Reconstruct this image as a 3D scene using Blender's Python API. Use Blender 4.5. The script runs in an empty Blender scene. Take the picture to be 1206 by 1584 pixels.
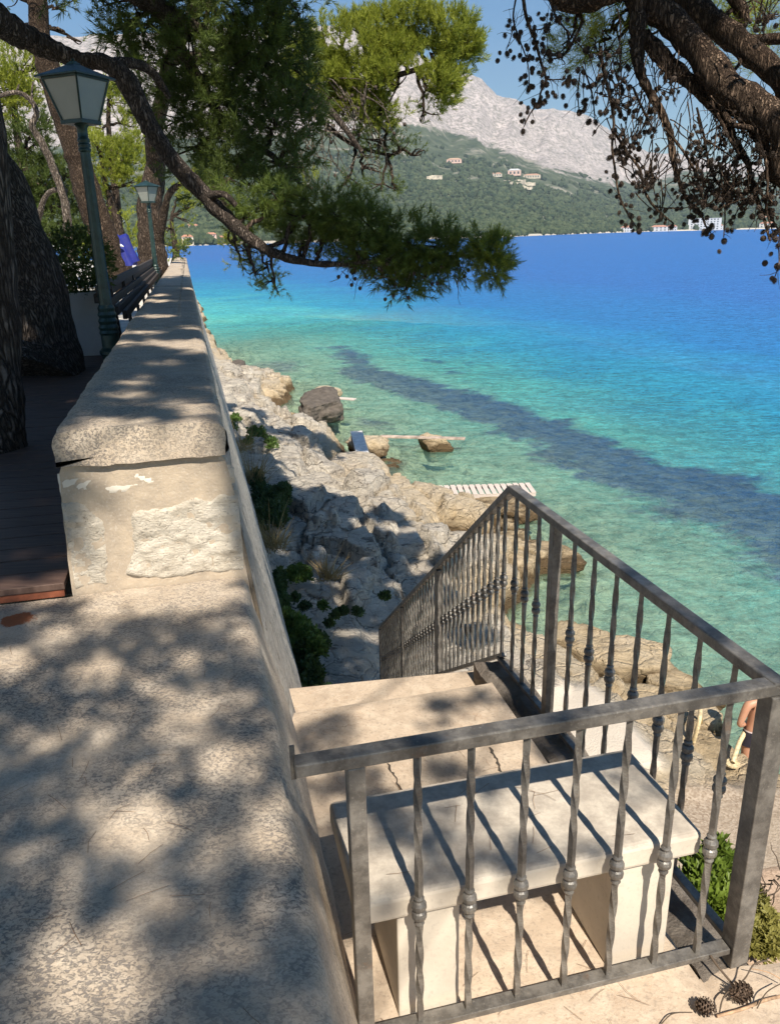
import bpy, math, random
import numpy as np
from mathutils import Matrix, Vector
random.seed(7); RNG = np.random.default_rng(11)
PI = math.pi
scene = bpy.context.scene
COL = scene.collection

# ------------------------------------------------------------------ camera
F_PX, CX, CY = 1235.0, 603.0, 792.0          # focal length in pixels of the 1206 x 1584 photograph
PITCH, ROLL = math.radians(19.2), math.radians(-1.3)
FW = np.array([0, math.cos(PITCH), -math.sin(PITCH)])
_up0 = np.array([0, math.sin(PITCH), math.cos(PITCH)]); _rt0 = np.array([1.0, 0, 0])
RT = _rt0 * math.cos(ROLL) + _up0 * math.sin(ROLL)
UP = _up0 * math.cos(ROLL) - _rt0 * math.sin(ROLL)
cam_d = bpy.data.cameras.new('camera'); cam = bpy.data.objects.new('camera', cam_d); COL.objects.link(cam)
cam_d.sensor_fit = 'VERTICAL'; cam_d.sensor_height = 24.0; cam_d.lens = F_PX / 1584 * 24.0
cam_d.clip_start = 0.05; cam_d.clip_end = 20000
M = Matrix.Identity(4)
for i in range(3):
    M[i][0] = RT[i]; M[i][1] = UP[i]; M[i][2] = -FW[i]
cam.matrix_world = M
scene.camera = cam

# ------------------------------------------------------------------ light
SUN_EL, SUN_TRAVEL = math.radians(50), math.radians(-16.5)   # travel azimuth measured from +Y towards +X
S = np.array([-math.cos(SUN_EL) * math.sin(SUN_TRAVEL), -math.cos(SUN_EL) * math.cos(SUN_TRAVEL), math.sin(SUN_EL)])
sl = bpy.data.lights.new('sun', 'SUN'); sun = bpy.data.objects.new('sun', sl); COL.objects.link(sun)
sl.energy = 5.0; sl.angle = math.radians(0.53); sl.color = (1.0, 0.91, 0.775)
sun.rotation_euler = Vector(S).to_track_quat('Z', 'Y').to_euler()
world = bpy.data.worlds.new('World'); scene.world = world; world.use_nodes = True
wn = world.node_tree; bg = wn.nodes['Background']
sky = wn.nodes.new('ShaderNodeTexSky'); sky.sky_type = 'NISHITA'; sky.sun_disc = False
sky.sun_elevation = SUN_EL; sky.sun_rotation = math.atan2(S[0], S[1])
sky.air_density = 1.0; sky.dust_density = 0.0; sky.ozone_density = 1.0; sky.altitude = 10
hs = wn.nodes.new('ShaderNodeHueSaturation'); hs.inputs['Saturation'].default_value = 1.45; wn.links.new(sky.outputs[0], hs.inputs['Color']); wn.links.new(hs.outputs[0], bg.inputs[0]); bg.inputs[1].default_value = 0.064
scene.view_settings.view_transform = 'Standard'; scene.view_settings.look = 'None'
scene.view_settings.exposure = 0.86; scene.view_settings.gamma = 1.0; scene.view_settings.use_curve_mapping = False

# ------------------------------------------------------------------ coordinates
WA = math.radians(-13.4)                       # direction of the sea wall
U = np.array([math.sin(WA), math.cos(WA), 0.0]); V = np.array([math.cos(WA), -math.sin(WA), 0.0]); Z = np.array([0, 0, 1.0])
def W(u, v, z): return U * u + V * v + Z * z
def Wn(P): P = np.asarray(P, float); return P[..., 0:1] * U + P[..., 1:2] * V + P[..., 2:3] * Z
def ray(x, y):
    d = (x - CX) * RT + (CY - y) * UP + F_PX * FW; return d / np.linalg.norm(d)
def at(x, y, z): d = ray(x, y); return d * (z / d[2])
def at_d(x, y, r): return ray(x, y) * r
def proj(P):
    P = np.asarray(P, float); z = P @ FW
    zz = np.where(z > 1e-3, z, 1e-3)
    return CX + F_PX * (P @ RT) / zz, CY - F_PX * (P @ UP) / zz, z
def uvz(p): return np.array([p @ U, p @ V, p[2]])
SEA = -6.8
FLOOR = -2.07
LOW = -1.30

# ------------------------------------------------------------------ numpy noise
def _h(ix, iy, iz, s):
    n = (ix * 374761393 + iy * 668265263 + iz * 2147483647 + s * 974711) & 0xffffffff
    n = ((n ^ (n >> 13)) * 1274126177) & 0xffffffff
    n = ((n ^ (n >> 16)) * 2246822519) & 0xffffffff
    return ((n ^ (n >> 15)) & 0xffffff) / float(0xffffff)
def vnoise(P, seed=0):
    P = np.asarray(P, float); i = np.floor(P).astype(np.int64); f = P - i; w = f * f * (3 - 2 * f); r = 0
    for a in (0, 1):
        for b in (0, 1):
            for c in (0, 1):
                wt = (w[..., 0] if a else 1 - w[..., 0]) * (w[..., 1] if b else 1 - w[..., 1]) * (w[..., 2] if c else 1 - w[..., 2])
                r = r + wt * _h(i[..., 0] + a, i[..., 1] + b, i[..., 2] + c, seed)
    return r * 2 - 1
def fbm(P, octv=4, seed=0, gain=0.5, ridged=False):
    P = np.asarray(P, float); r = 0; a = 1.0; t = 0
    for o in range(octv):
        n = vnoise(P * (2.03 ** o) + 17.3 * o, seed + o)
        if ridged: n = 1 - 2 * np.abs(n)
        r = r + a * n; t += a; a *= gain
    return r / t
def worley(P, seed=0):
    """2D cellular noise: distance to nearest and second, plus the nearest cell's random value"""
    P = np.asarray(P, float); i = np.floor(P).astype(np.int64)
    d1 = np.full(P.shape[:-1], 9.0); d2 = d1.copy(); v = np.zeros_like(d1)
    for a in (-1, 0, 1):
        for b in (-1, 0, 1):
            ca, cb = i[..., 0] + a, i[..., 1] + b; z = np.zeros_like(ca)
            px = ca + _h(ca, cb, z, seed); py = cb + _h(ca, cb, z + 1, seed)
            d = np.hypot(P[..., 0] - px, P[..., 1] - py); val = _h(ca, cb, z + 2, seed)
            c = d < d1
            d2 = np.where(c, d1, np.minimum(d2, d)); v = np.where(c, val, v); d1 = np.where(c, d, d1)
    return d1, d2, v

# ------------------------------------------------------------------ mesh helpers
class MB:
    def __init__(s): s.v = []; s.t = []; s.n = 0
    def add(s, v, faces):
        v = np.asarray(v, float).reshape(-1, 3); s.v.append(v)
        f = np.asarray(faces, dtype=np.int64)
        s.t.append(f + s.n); s.n += len(v); return s
    def box(s, c, h, ax=(U, V, Z)):
        c = np.asarray(c, float); q = []
        for a in (-1, 1):
            for b in (-1, 1):
                for d in (-1, 1): q.append(c + ax[0] * h[0] * a + ax[1] * h[1] * b + ax[2] * h[2] * d)
        f = [(0, 1, 3, 2), (4, 6, 7, 5), (0, 4, 5, 1), (2, 3, 7, 6), (0, 2, 6, 4), (1, 5, 7, 3)]
        if np.dot(np.cross(ax[0], ax[1]), ax[2]) < 0: f = [t[::-1] for t in f]
        return s.add(q, f)
    def bar(s, a, b, w, h, up=Z):
        a = np.asarray(a, float); b = np.asarray(b, float); d = b - a; L = np.linalg.norm(d); d = d / L
        x = np.cross(d, up); x /= np.linalg.norm(x); y = np.cross(x, d)
        return s.box((a + b) / 2, (L / 2, w / 2, h / 2), (d, x, y))
    def tube(s, path, rad, n=8, wob=0.0, seed=0, cap=True):
        P = np.asarray(path, float); R = np.broadcast_to(np.asarray(rad, float), (len(P),)).copy()
        T = np.gradient(P, axis=0); T /= np.linalg.norm(T, axis=1)[:, None] + 1e-12
        ref = np.array([0, 0, 1.0]) if abs(T[0][2]) < 0.9 else np.array([1.0, 0, 0])
        X = np.cross(T[0], ref); X /= np.linalg.norm(X); vs = []
        an = np.arange(n) * 2 * PI / n
        for i in range(len(P)):
            X = X - T[i] * (X @ T[i]); X /= np.linalg.norm(X) + 1e-12; Y = np.cross(T[i], X)
            ring = P[i] + (np.cos(an)[:, None] * X + np.sin(an)[:, None] * Y) * R[i]
            if wob: 
                k = vnoise(ring / max(R[i] * 1.1, .01) * .9, seed)[:, None] * wob
                ring = P[i] + (ring - P[i]) * (1 + k)
            vs.append(ring)
        vs = np.concatenate(vs); f = []
        for i in range(len(P) - 1):
            for j in range(n):
                a = i * n + j; b = i * n + (j + 1) % n; f.append((a, b, b + n, a + n))
        s.add(vs, f)
        if cap:
            for i, sg in ((0, -1), (len(P) - 1, 1)):
                ctr = P[i]; ring = vs[i * n:(i + 1) * n]
                fs = [(0, 1 + (j + 1) % n, 1 + j, 1 + j) if sg < 0 else (0, 1 + j, 1 + (j + 1) % n, 1 + (j + 1) % n) for j in range(n)]
                s.add(np.vstack([ctr, ring]), [(a, b, c) for a, b, c, d in fs])
        return s
    def lathe(s, c, prof, n=16, ax=Z):
        """prof: list of (radius, height) going up along ax from point c"""
        ref = np.array([1.0, 0, 0]) if abs(ax[0]) < .9 else np.array([0, 1.0, 0])
        X = np.cross(ax, ref); X /= np.linalg.norm(X); Y = np.cross(ax, X); an = np.arange(n) * 2 * PI / n
        vs = [np.asarray(c) + ax * h + (np.cos(an)[:, None] * X + np.sin(an)[:, None] * Y) * max(r, 1e-4) for r, h in prof]
        f = []
        for i in range(len(prof) - 1):
            for j in range(n):
                a = i * n + j; b = i * n + (j + 1) % n; f.append((a, b, b + n, a + n))
        return s.add(np.concatenate(vs), f)
    def loft(s, rings, closed=True, caps=True):
        n = len(rings[0]); f = []
        for i in range(len(rings) - 1):
            for j in range(n if closed else n - 1):
                a = i * n + j; b = i * n + (j + 1) % n; f.append((a, b, b + n, a + n))
        s.add(np.concatenate(rings), f)
        if caps:
            for r, rev in ((rings[0], True), (rings[-1], False)):
                ctr = np.mean(r, axis=0); fs = [(0, 1 + j, 1 + (j + 1) % n) for j in range(n)]
                if rev: fs = [t[::-1] for t in fs]
                s.add(np.vstack([ctr, r]), fs)
        return s
    def mesh(s, name, origin=(0, 0, 0), smooth=False):
        me = bpy.data.meshes.new(name)
        if not s.v: return me
        v = np.concatenate(s.v) - np.asarray(origin, float)
        ks = np.concatenate([np.full(len(t), t.shape[1], dtype=np.int32) for t in s.t])
        idx = np.concatenate([t.ravel() for t in s.t]).astype(np.int32)
        st = np.concatenate([[0], np.cumsum(ks)[:-1]]).astype(np.int32)
        me.vertices.add(len(v)); me.vertices.foreach_set('co', v.ravel())
        me.loops.add(len(idx)); me.loops.foreach_set('vertex_index', idx)
        me.polygons.add(len(ks)); me.polygons.foreach_set('loop_start', st); me.polygons.foreach_set('loop_total', ks)
        me.polygons.foreach_set('use_smooth', np.full(len(ks), bool(smooth)))
        me.update(calc_edges=True); me.validate()
        return me
def grid_faces(nu, nv):
    i, j = np.meshgrid(np.arange(nu - 1), np.arange(nv - 1), indexing='ij'); a = (i * nv + j).ravel()
    return np.stack([a, a + nv, a + nv + 1, a + 1], 1)
def tag(o, label=None, cat=None, group=None, kind=None):
    if label: o['label'] = label
    if cat: o['category'] = cat
    if group: o['group'] = group
    if kind: o['kind'] = kind
    return o
def thing(name, label, cat, loc=(0, 0, 0), group=None):
    o = bpy.data.objects.new(name, None); COL.objects.link(o); o.location = [float(c) for c in loc]
    o.empty_display_size = 0.2; return tag(o, label, cat, group)
def org(p):
    o = np.zeros(3)
    while p is not None: o = o + np.array(p.location); p = p.parent
    return o
def obj(name, mb, m, parent=None, smooth=False, bevel=0, loc=None, seg=2):
    o0 = org(parent) if parent is not None else (np.zeros(3) if loc is None else np.asarray(loc, float))
    me = mb.mesh(name, o0, smooth); o = bpy.data.objects.new(name, me); COL.objects.link(o)
    if parent is not None: o.parent = parent
    elif loc is not None: o.location = [float(c) for c in loc]
    if m: me.materials.append(m)
    if bevel:
        b = o.modifiers.new('bevel', 'BEVEL'); b.width = bevel; b.segments = seg; b.limit_method = 'ANGLE'; b.angle_limit = math.radians(40)
    return o
def attr(o, name, data):
    a = o.data.attributes.new(name, 'FLOAT', 'POINT'); a.data.foreach_set('value', np.asarray(data, dtype=np.float32))
def copy_tree(o, parent=None):
    c = o.copy(); COL.objects.link(c); c.parent = parent
    for ch in o.children: copy_tree(ch, c)
    return c

# ------------------------------------------------------------------ materials
class Mat:
    def __init__(s, name):
        s.m = bpy.data.materials.new(name); s.m.use_nodes = True; s.t = s.m.node_tree; s.N = s.t.nodes
        s.b = s.N['Principled BSDF']; s.out = s.N['Material Output']; s._c = None
    def n(s, ty, **k):
        d = s.N.new(ty)
        for a, v in k.items():
            if a in d.inputs.keys() if isinstance(a, str) else False: s.set(d.inputs[a], v)
            else: setattr(d, a, v)
        return d
    def set(s, inp, v):
        if hasattr(v, 'is_output'): s.t.links.new(v, inp)
        elif isinstance(v, (tuple, list)) and len(v) == 3 and inp.type == 'RGBA': inp.default_value = (*v, 1)
        else: inp.default_value = v
    def coord(s):
        if s._c is None: s._c = s.N.new('ShaderNodeTexCoord')
        return s._c.outputs['Object']
    def mapping(s, scale=(1, 1, 1), rot=(0, 0, 0), loc=(0, 0, 0)):
        d = s.N.new('ShaderNodeMapping'); s.set(d.inputs['Vector'], s.coord())
        d.inputs['Scale'].default_value = scale; d.inputs['Rotation'].default_value = rot; d.inputs['Location'].default_value = loc
        return d.outputs[0]
    def noise(s, scale, detail=4, rough=.55, dist=0, vec=None):
        d = s.N.new('ShaderNodeTexNoise'); s.set(d.inputs['Vector'], vec or s.coord())
        d.inputs['Scale'].default_value = scale; d.inputs['Detail'].default_value = detail
        d.inputs['Roughness'].default_value = rough; d.inputs['Distortion'].default_value = dist; return d.outputs[0]
    def voro(s, scale, feature='F1', out='Distance', vec=None, rand=1.0):
        d = s.N.new('ShaderNodeTexVoronoi'); d.feature = feature; s.set(d.inputs['Vector'], vec or s.coord())
        d.inputs['Scale'].default_value = scale; d.inputs['Randomness'].default_value = rand; return d.outputs[out]
    def ramp(s, fac, stops, interp='LINEAR'):
        d = s.N.new('ShaderNodeValToRGB'); s.set(d.inputs[0], fac); e = d.color_ramp.elements; d.color_ramp.interpolation = interp
        while len(e) < len(stops): e.new(0.5)
        for k, (p, c) in zip(e, stops):
            k.position = p; k.color = (c, c, c, 1) if not isinstance(c, (tuple, list)) else (*c, 1)
        return d.outputs[0]
    def mix(s, fac, a, b, mode='MIX'):
        d = s.N.new('ShaderNodeMix'); d.data_type = 'RGBA'; d.blend_type = mode
        s.set(d.inputs[0], fac); s.set(d.inputs[6], a); s.set(d.inputs[7], b); return d.outputs[2]
    def math(s, op, a, b=0.5, c=None, clamp=False):
        d = s.N.new('ShaderNodeMath'); d.operation = op; d.use_clamp = clamp; s.set(d.inputs[0], a); s.set(d.inputs[1], b)
        if c is not None: s.set(d.inputs[2], c)
        return d.outputs[0]
    def mrange(s, v, a, b, c=0.0, e=1.0):
        d = s.N.new('ShaderNodeMapRange'); s.set(d.inputs[0], v)
        for i, q in enumerate((a, b, c, e)): d.inputs[i + 1].default_value = q
        return d.outputs[0]
    def attr(s, name):
        d = s.N.new('ShaderNodeAttribute'); d.attribute_name = name; return d.outputs['Fac']
    def sep(s):
        d = s.N.new('ShaderNodeSeparateXYZ'); s.set(d.inputs[0], s.coord()); return d.outputs
    def bump(s, h, strength=.5, dist=.01, prev=None):
        d = s.N.new('ShaderNodeBump'); s.set(d.inputs['Height'], h); d.inputs['Strength'].default_value = strength
        d.inputs['Distance'].default_value = dist
        if prev is not None: s.set(d.inputs['Normal'], prev)
        return d.outputs[0]
    def done(s, color=None, rough=None, normal=None, metal=None, spec=None):
        if color is not None: s.set(s.b.inputs['Base Color'], color)
        if rough is not None: s.set(s.b.inputs['Roughness'], rough)
        if normal is not None: s.set(s.b.inputs['Normal'], normal)
        if metal is not None: s.set(s.b.inputs['Metallic'], metal)
        if spec is not None: s.b.inputs['Specular IOR Level'].default_value = spec
        return s.m
MATS = {}
def simple(name, col, rough=.6, var=.12, scale=8, bump=.2, bscale=40, bdist=.003, metal=0.0):
    if name in MATS: return MATS[name]
    m = Mat(name); c2 = tuple(max(0, c * (1 - var * 1.6)) for c in col); c3 = tuple(min(1, c * (1 + var)) for c in col)
    c = m.mix(m.ramp(m.noise(scale, 6, .6), [(.35, 0), (.65, 1)]), c2, c3)
    MATS[name] = m.done(c, rough, m.bump(m.noise(bscale, 5), bump, bdist), metal); return MATS[name]

def mat_wall_top():       # weathered limestone / old render with grey lichen squiggles
    m = Mat('weathered_stone')
    base = m.mix(m.ramp(m.noise(2.2, 5, .6), [(.3, 0), (.7, 1)]), (.57, .465, .35), (.45, .365, .28))
    base = m.mix(m.ramp(m.noise(9, 6, .65), [(.42, 0), (.7, .7)]), base, (.62, .54, .44))
    stretch = m.mapping((1.0, 1.35, 1), rot=(0, 0, .5))
    l1 = m.ramp(m.noise(92, 4, .62, .9, stretch), [(.47, 0), (.58, 1)])
    l2 = m.ramp(m.noise(3.1, 4, .6), [(.36, .25), (.58, 1)])
    lich = m.math('MULTIPLY', l1, l2)
    c = m.mix(m.math('MULTIPLY', lich, .84), base, (.17, .155, .145))
    l3 = m.ramp(m.noise(190, 3, .6), [(.5, 0), (.66, 1)])
    c = m.mix(m.math('MULTIPLY', l3, .28), c, (.24, .2, .17))
    l4 = m.ramp(m.noise(1.3, 3, .5), [(.55, 0), (.75, 1)])
    c = m.mix(m.math('MULTIPLY', l4, .35), c, (.38, .33, .28))
    # orange paint stain beside the deck
    p = at(28, 958, LOW); d = m.N.new('ShaderNodeVectorMath'); d.operation = 'DISTANCE'
    m.set(d.inputs[0], m.coord()); d.inputs[1].default_value = tuple(p)
    q = m.math('ADD', d.outputs['Value'], m.math('MULTIPLY', m.noise(28, 5, .7), .09))
    c = m.mix(m.ramp(q, [(.098, 1), (.108, 0)]), c, (.36, .12, .05))
    h = m.math('ADD', m.math('MULTIPLY', m.noise(26, 6, .6), 1.0), m.math('MULTIPLY', lich, -.25))
    n = m.bump(m.noise(150, 4, .6), .35, .004, m.bump(h, .55, .012))
    return m.done(c, .85, n, spec=.25)
def mat_limestone(name='limestone', a=(.62, .57, .49), b=(.45, .41, .36), layers=True):
    m = Mat(name)
    c = m.mix(m.ramp(m.noise(5, 6, .65), [(.35, 0), (.65, 1)]), a, b)
    cr = m.noise(7, 8, .7, .6, m.mapping((1, 1, 3.2) if layers else (1, 1, 1)))
    c = m.mix(m.ramp(cr, [(.36, .75), (.44, 0)]), c, (.13, .11, .09))
    c = m.mix(m.ramp(m.noise(30, 4, .7), [(.5, 0), (.7, .5)]), c, (.25, .22, .19))
    n = m.bump(m.noise(70, 5, .65), .5, .006, m.bump(m.noise(11, 9, .72, .5, m.mapping((1, 1, 2.4))), 1.0, .05))
    return m.done(c, .9, n, spec=.2)
def mat_block():
    m = Mat('rough_hewn_stone')
    c = m.mix(m.ramp(m.noise(7, 6, .6), [(.35, 0), (.65, 1)]), (.75, .685, .58), (.60, .53, .43))
    pits = m.noise(42, 6, .72, 1.2, m.mapping((1, 1, 1.9), rot=(.3, .2, .4)))
    c = m.mix(m.ramp(pits, [(.34, .8), (.43, 0)]), c, (.2, .165, .13))
    n = m.bump(pits, 1.0, .014, m.bump(m.noise(14, 6, .65), .8, .02))
    return m.done(c, .9, n, spec=.2)
def mat_mortar():
    m = Mat('cement_mortar')
    c = m.mix(m.ramp(m.noise(11, 6, .6), [(.4, 0), (.62, 1)]), (.47, .385, .29), (.38, .315, .245))
    c = m.mix(m.ramp(m.noise(90, 3, .6), [(.55, 0), (.7, .4)]), c, (.6, .54, .45))
    return m.done(c, .9, m.bump(m.noise(120, 4, .6), .5, .004, m.bump(m.noise(16, 5), .6, .012)), spec=.2)
def mat_concrete():
    m = Mat('worn_concrete')
    c = m.mix(m.ramp(m.noise(2.6, 6, .62), [(.35, 0), (.66, 1)]), (.54, .43, .325), (.40, .32, .245))
    c = m.mix(m.ramp(m.noise(13, 6, .7), [(.45, 0), (.64, .7)]), c, (.60, .50, .39))
    c = m.mix(m.ramp(m.noise(75, 4, .65), [(.53, 0), (.66, .55)]), c, (.27, .22, .18))
    veins = m.ramp(m.math('ABSOLUTE', m.math('SUBTRACT', m.noise(7, 6, .7, 1.2), .5)), [(.0, 1), (.006, 0)])
    c = m.mix(m.math('MULTIPLY', veins, m.ramp(m.noise(2.3, 2), [(.52, 0), (.6, .7)])), c, (.3, .16, .08))
    return m.done(c, .88, m.bump(m.noise(140, 4, .6), .4, .004, m.bump(m.noise(9, 6), .5, .02)), spec=.25)
def mat_bark(name, a, b, scale=1.0, rough_v=.9):
    m = Mat(name)
    vec = m.mapping((1.9 * scale, 1.9 * scale, .38 * scale))
    w = m.noise(5, 3, .6, 0, vec)
    vv = m.N.new('ShaderNodeVectorMath'); vv.operation = 'ADD'; m.set(vv.inputs[0], vec)
    cn = m.N.new('ShaderNodeTexNoise'); m.set(cn.inputs['Vector'], vec); cn.inputs['Scale'].default_value = 6
    sc = m.N.new('ShaderNodeVectorMath'); sc.operation = 'SCALE'; m.set(sc.inputs[0], cn.outputs['Color']); sc.inputs['Scale'].default_value = .5
    m.set(vv.inputs[1], sc.outputs[0])
    edge = m.voro(9, 'DISTANCE_TO_EDGE', vec=vv.outputs[0])
    f = m.ramp(m.math('ADD', edge, m.math('MULTIPLY', m.math('SUBTRACT', m.noise(22, 5, .7, 0, vec), .5), .5)), [(0, 0), (.30, 1)])
    c = m.mix(m.ramp(m.noise(14, 6, .6), [(.35, 0), (.65, 1)]), a, b)
    c = m.mix(f, tuple(q * .28 for q in a), c)
    n = m.bump(m.noise(60, 5, .65), .5, .006, m.bump(f, 1.0, .04))
    return m.done(c, rough_v, n, spec=.15)
def mat_needles(name, a, b, tr=.35):
    m = Mat(name); nz = m.ramp(m.noise(1.1, 3, .6), [(.36, 0), (.64, 1)])
    n2 = m.ramp(m.noise(23, 2, .6), [(.3, 0), (.7, 1)])
    c = m.mix(nz, a, b); c = m.mix(m.math('MULTIPLY', n2, .45), c, tuple(q * 1.7 for q in b))
    m.done(c, .5, spec=.3)
    t = m.N.new('ShaderNodeBsdfTranslucent'); m.set(t.inputs[0], m.mix(.5, c, (.16, .2, .03)))
    mx = m.N.new('ShaderNodeMixShader'); mx.inputs[0].default_value = tr
    m.t.links.new(m.b.outputs[0], mx.inputs[1]); m.t.links.new(t.outputs[0], mx.inputs[2]); m.t.links.new(mx.outputs[0], m.out.inputs[0])
    return m.m
def mat_metal():
    m = Mat('weathered_wrought_iron')
    c = m.mix(m.ramp(m.noise(14, 6, .7), [(.42, 0), (.6, 1)]), (.105, .097, .088), (.21, .195, .175))
    c = m.mix(m.ramp(m.noise(150, 3, .6), [(.6, 0), (.72, .5)]), c, (.33, .30, .26))
    c = m.mix(m.ramp(m.noise(9, 5, .7), [(.62, 0), (.72, .45)]), c, (.19, .10, .055))
    return m.done(c, m.ramp(m.noise(22, 4), [(.35, .30), (.65, .52)]), m.bump(m.noise(130, 5, .7), .45, .002), .25, .6)
def mat_deck():
    m = Mat('stained_deck_boards'); wv = m.mapping((1, 1, 1), rot=(0, 0, -WA))
    g = m.noise(6, 5, .6, 0, m.mapping((3, 30, 3), rot=(0, 0, -WA)))
    g = m.noise(5, 6, .65, .3, m.mapping((1.2, 14, 1), rot=(0, 0, WA)))
    c = m.mix(m.ramp(g, [(.35, 0), (.65, 1)]), (.062, .036, .028), (.135, .085, .066))
    return m.done(c, .55, m.bump(g, .4, .004), spec=.4)
WT = mat_wall_top(); LIME = mat_limestone(); BLOCK = mat_block(); MORT = mat_mortar(); CONC = mat_concrete()
BARK = mat_bark('pine_bark', (.115, .082, .062), (.17, .13, .10))
BARKN = mat_bark('pine_bark_reddish', (.16, .108, .078), (.25, .18, .13), 3.0)
BARKG = mat_bark('grey_branch_bark', (.15, .118, .098), (.23, .19, .165), 1.7)
BARKP = mat_bark('pale_bark', (.34, .27, .22), (.42, .36, .30), 1.6)
NEEDLE = mat_needles('pine_needles', (.15, .19, .022), (.32, .35, .05), .42)  # needle colour of the lit clumps; shaded clumps get darker copies
NEEDLM = mat_needles('half_shaded_needles', (.065, .105, .022), (.125, .17, .035), .35)  # mid-tone copy: part of the crown's shade is put into the needle colour
NEEDLD = mat_needles('dark_shaded_needles', (.046, .070, .019), (.085, .118, .026), .3)  # darker needle copy with the shade of the crowns put into its colour
IRON = mat_metal(); DECK = mat_deck()

# ================================================================== the sea wall and terrace
def vface(z):                                    # outer (sea) face of the wall: battered outwards going down
    z = np.asarray(z, float); return np.where(z > -1.3, .085 + (-.8 - z) * .07, .12 + (-1.3 - z) * .195)
def resample(P, step):
    P = np.asarray(P, float); out = [P[0]]
    for a, b in zip(P[:-1], P[1:]):
        k = max(1, int(np.linalg.norm(b - a) / step)); out += [a + (b - a) * (i + 1) / k for i in range(k)]
    return np.array(out)
def extrude(mb, prof, us, amp=.008, freq=6, seed=1, vscale=None, caps=True, fine=.003):
    """prof (v,z) resampled; displaced outwards by noise; vscale(u, v) may move v along the wall"""
    prof = np.asarray(prof); T = np.gradient(prof, axis=0); Nn = np.stack([T[:, 1], -T[:, 0]], 1); Nn /= np.linalg.norm(Nn, axis=1)[:, None] + 1e-9
    rings = []
    for u in us:
        vv = prof[:, 0] if vscale is None else vscale(u, prof[:, 0])
        P = Wn(np.stack([np.full(len(prof), u), vv, prof[:, 1]], 1))
        d = fbm(P * freq, 4, seed) * amp * 2 + fbm(P * freq * 5, 2, seed + 9) * fine * 2
        P = P + d[:, None] * (Nn[:, 0:1] * V + Nn[:, 1:2] * Z)
        rings.append(P)
    mb.loft(rings, closed=False, caps=False)
    if caps:
        for r, rev in ((rings[0], 1), (rings[-1], 0)):
            k = np.arange(len(r)); c = r.mean(0)
            f = [(0, i + 1, i + 2) for i in range(len(r) - 1)] + [(0, len(r), 1)]
            if rev: f = [t[::-1] for t in f]
            mb.add(np.vstack([c, r]), f)
    return rings
us_near = np.concatenate([np.arange(-1.2, .4, .08), np.arange(.4, 3.055, .022)])
prof = [(-3.6, -1.9), (-3.6, LOW)] + [(-3.0, LOW), (.065, LOW), (.098, -1.305), (.116, -1.32), (.128, -1.345), (.135, -1.39)] + [(float(vface(z)), z) for z in np.arange(-1.5, -5.9, -.3)]
mb = MB(); extrude(mb, resample(prof, .04)[:, :], us_near, .006, 2.2, 3, fine=.0016)
low = obj('low_stone_wall', mb, WT, smooth=True)
tag(low, 'broad low sea wall in the foreground with a flat lichen speckled top under dappled shade', 'wall')

par = thing('parapet_wall', 'higher stone parapet with rough end face and long row of cap stones running to the trees', 'wall', W(3.05, -.2, LOW))
def taper(u, v): return np.where(v < -.1, v + (u - 3.05) * .0068, v)
us_far = np.concatenate([np.arange(3.05, 8, .05), np.arange(8, 16, .15), np.arange(16, 34, .5)])
prof = [(-.50, -1.9), (-.545, LOW), (-.53, -.81), (-.505, -.755)] + [(.045, -.755), (.075, -.80)] + [(float(vface(z)) - .004, z) for z in (-.81, -1.0, -1.3, -1.6, -2.0, -2.5, -3, -3.6, -4.2, -4.8, -5.6, -6.4)]
mb = MB(); extrude(mb, resample(prof, .045), us_far, .010, 4, 5, taper)
obj('masonry', mb, MORT, par, smooth=True)
# outer stone facing, proud of the core
mb = MB(); zs = np.arange(-.805, -5.6, -.06); us = us_far + .01
zz, uu = np.meshgrid(zs, us, indexing='ij')
# coursed joints
row = np.floor(zz / .31); off = _h(row.astype(int), row.astype(int) * 0, row.astype(int) * 0, 5) * .7
jx = np.abs(((uu + off) / .62) % 1 - .5) * 2; jz = np.abs((zz / .31) % 1 - .5) * 2
blk = np.clip(np.minimum((1 - jx) * 10, (1 - jz) * 5), 0, 1)
P = Wn(np.stack([uu, vface(zz), zz], -1)); P = P + V * ((-.02 + np.clip((uu - 3.06) / .12, 0, 1) * (.022 + .012 * blk + fbm(P * 5, 4, 8) * .014)))[..., None]
mb.add(P, grid_faces(*zz.shape)[:, ::-1]); obj('stone_facing', mb, mat_limestone('sea_facing', (.60, .56, .50), (.42, .39, .35)), par, smooth=True)
# cap stones
joints = [3.018, 4.62, 6.6, 8.4, 10.6, 12.5, 15, 17.2, 19.6, 22, 24.6, 27, 29.4, 31.6]
for i, (a, b) in enumerate(zip(joints[:-1], joints[1:])):
    mb = MB(); dz = (0, -.004, .003)[i % 3]; da = .006
    pr = [(-.53, -.783 + dz), (-.538, -.70), (-.53, -.672 + dz), (-.515, -.655 + dz), (-.46, -.648 + dz), (.02, -.655 + dz), (.062, -.662 + dz), (.082, -.682 + dz), (.086, -.72), (.08, -.783 + dz), (-.53, -.783 + dz)]
    st = .025 if a < 8 else (.06 if a < 15 else .25)
    u2 = np.unique(np.concatenate([[a + da], np.arange(a + .02, b - .02, st), [b - .004]]))
    extrude(mb, resample(pr, .03), u2, .007, 5, 20 + i, taper)
    obj('cap_stone', mb, WT, par, smooth=True)
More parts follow.
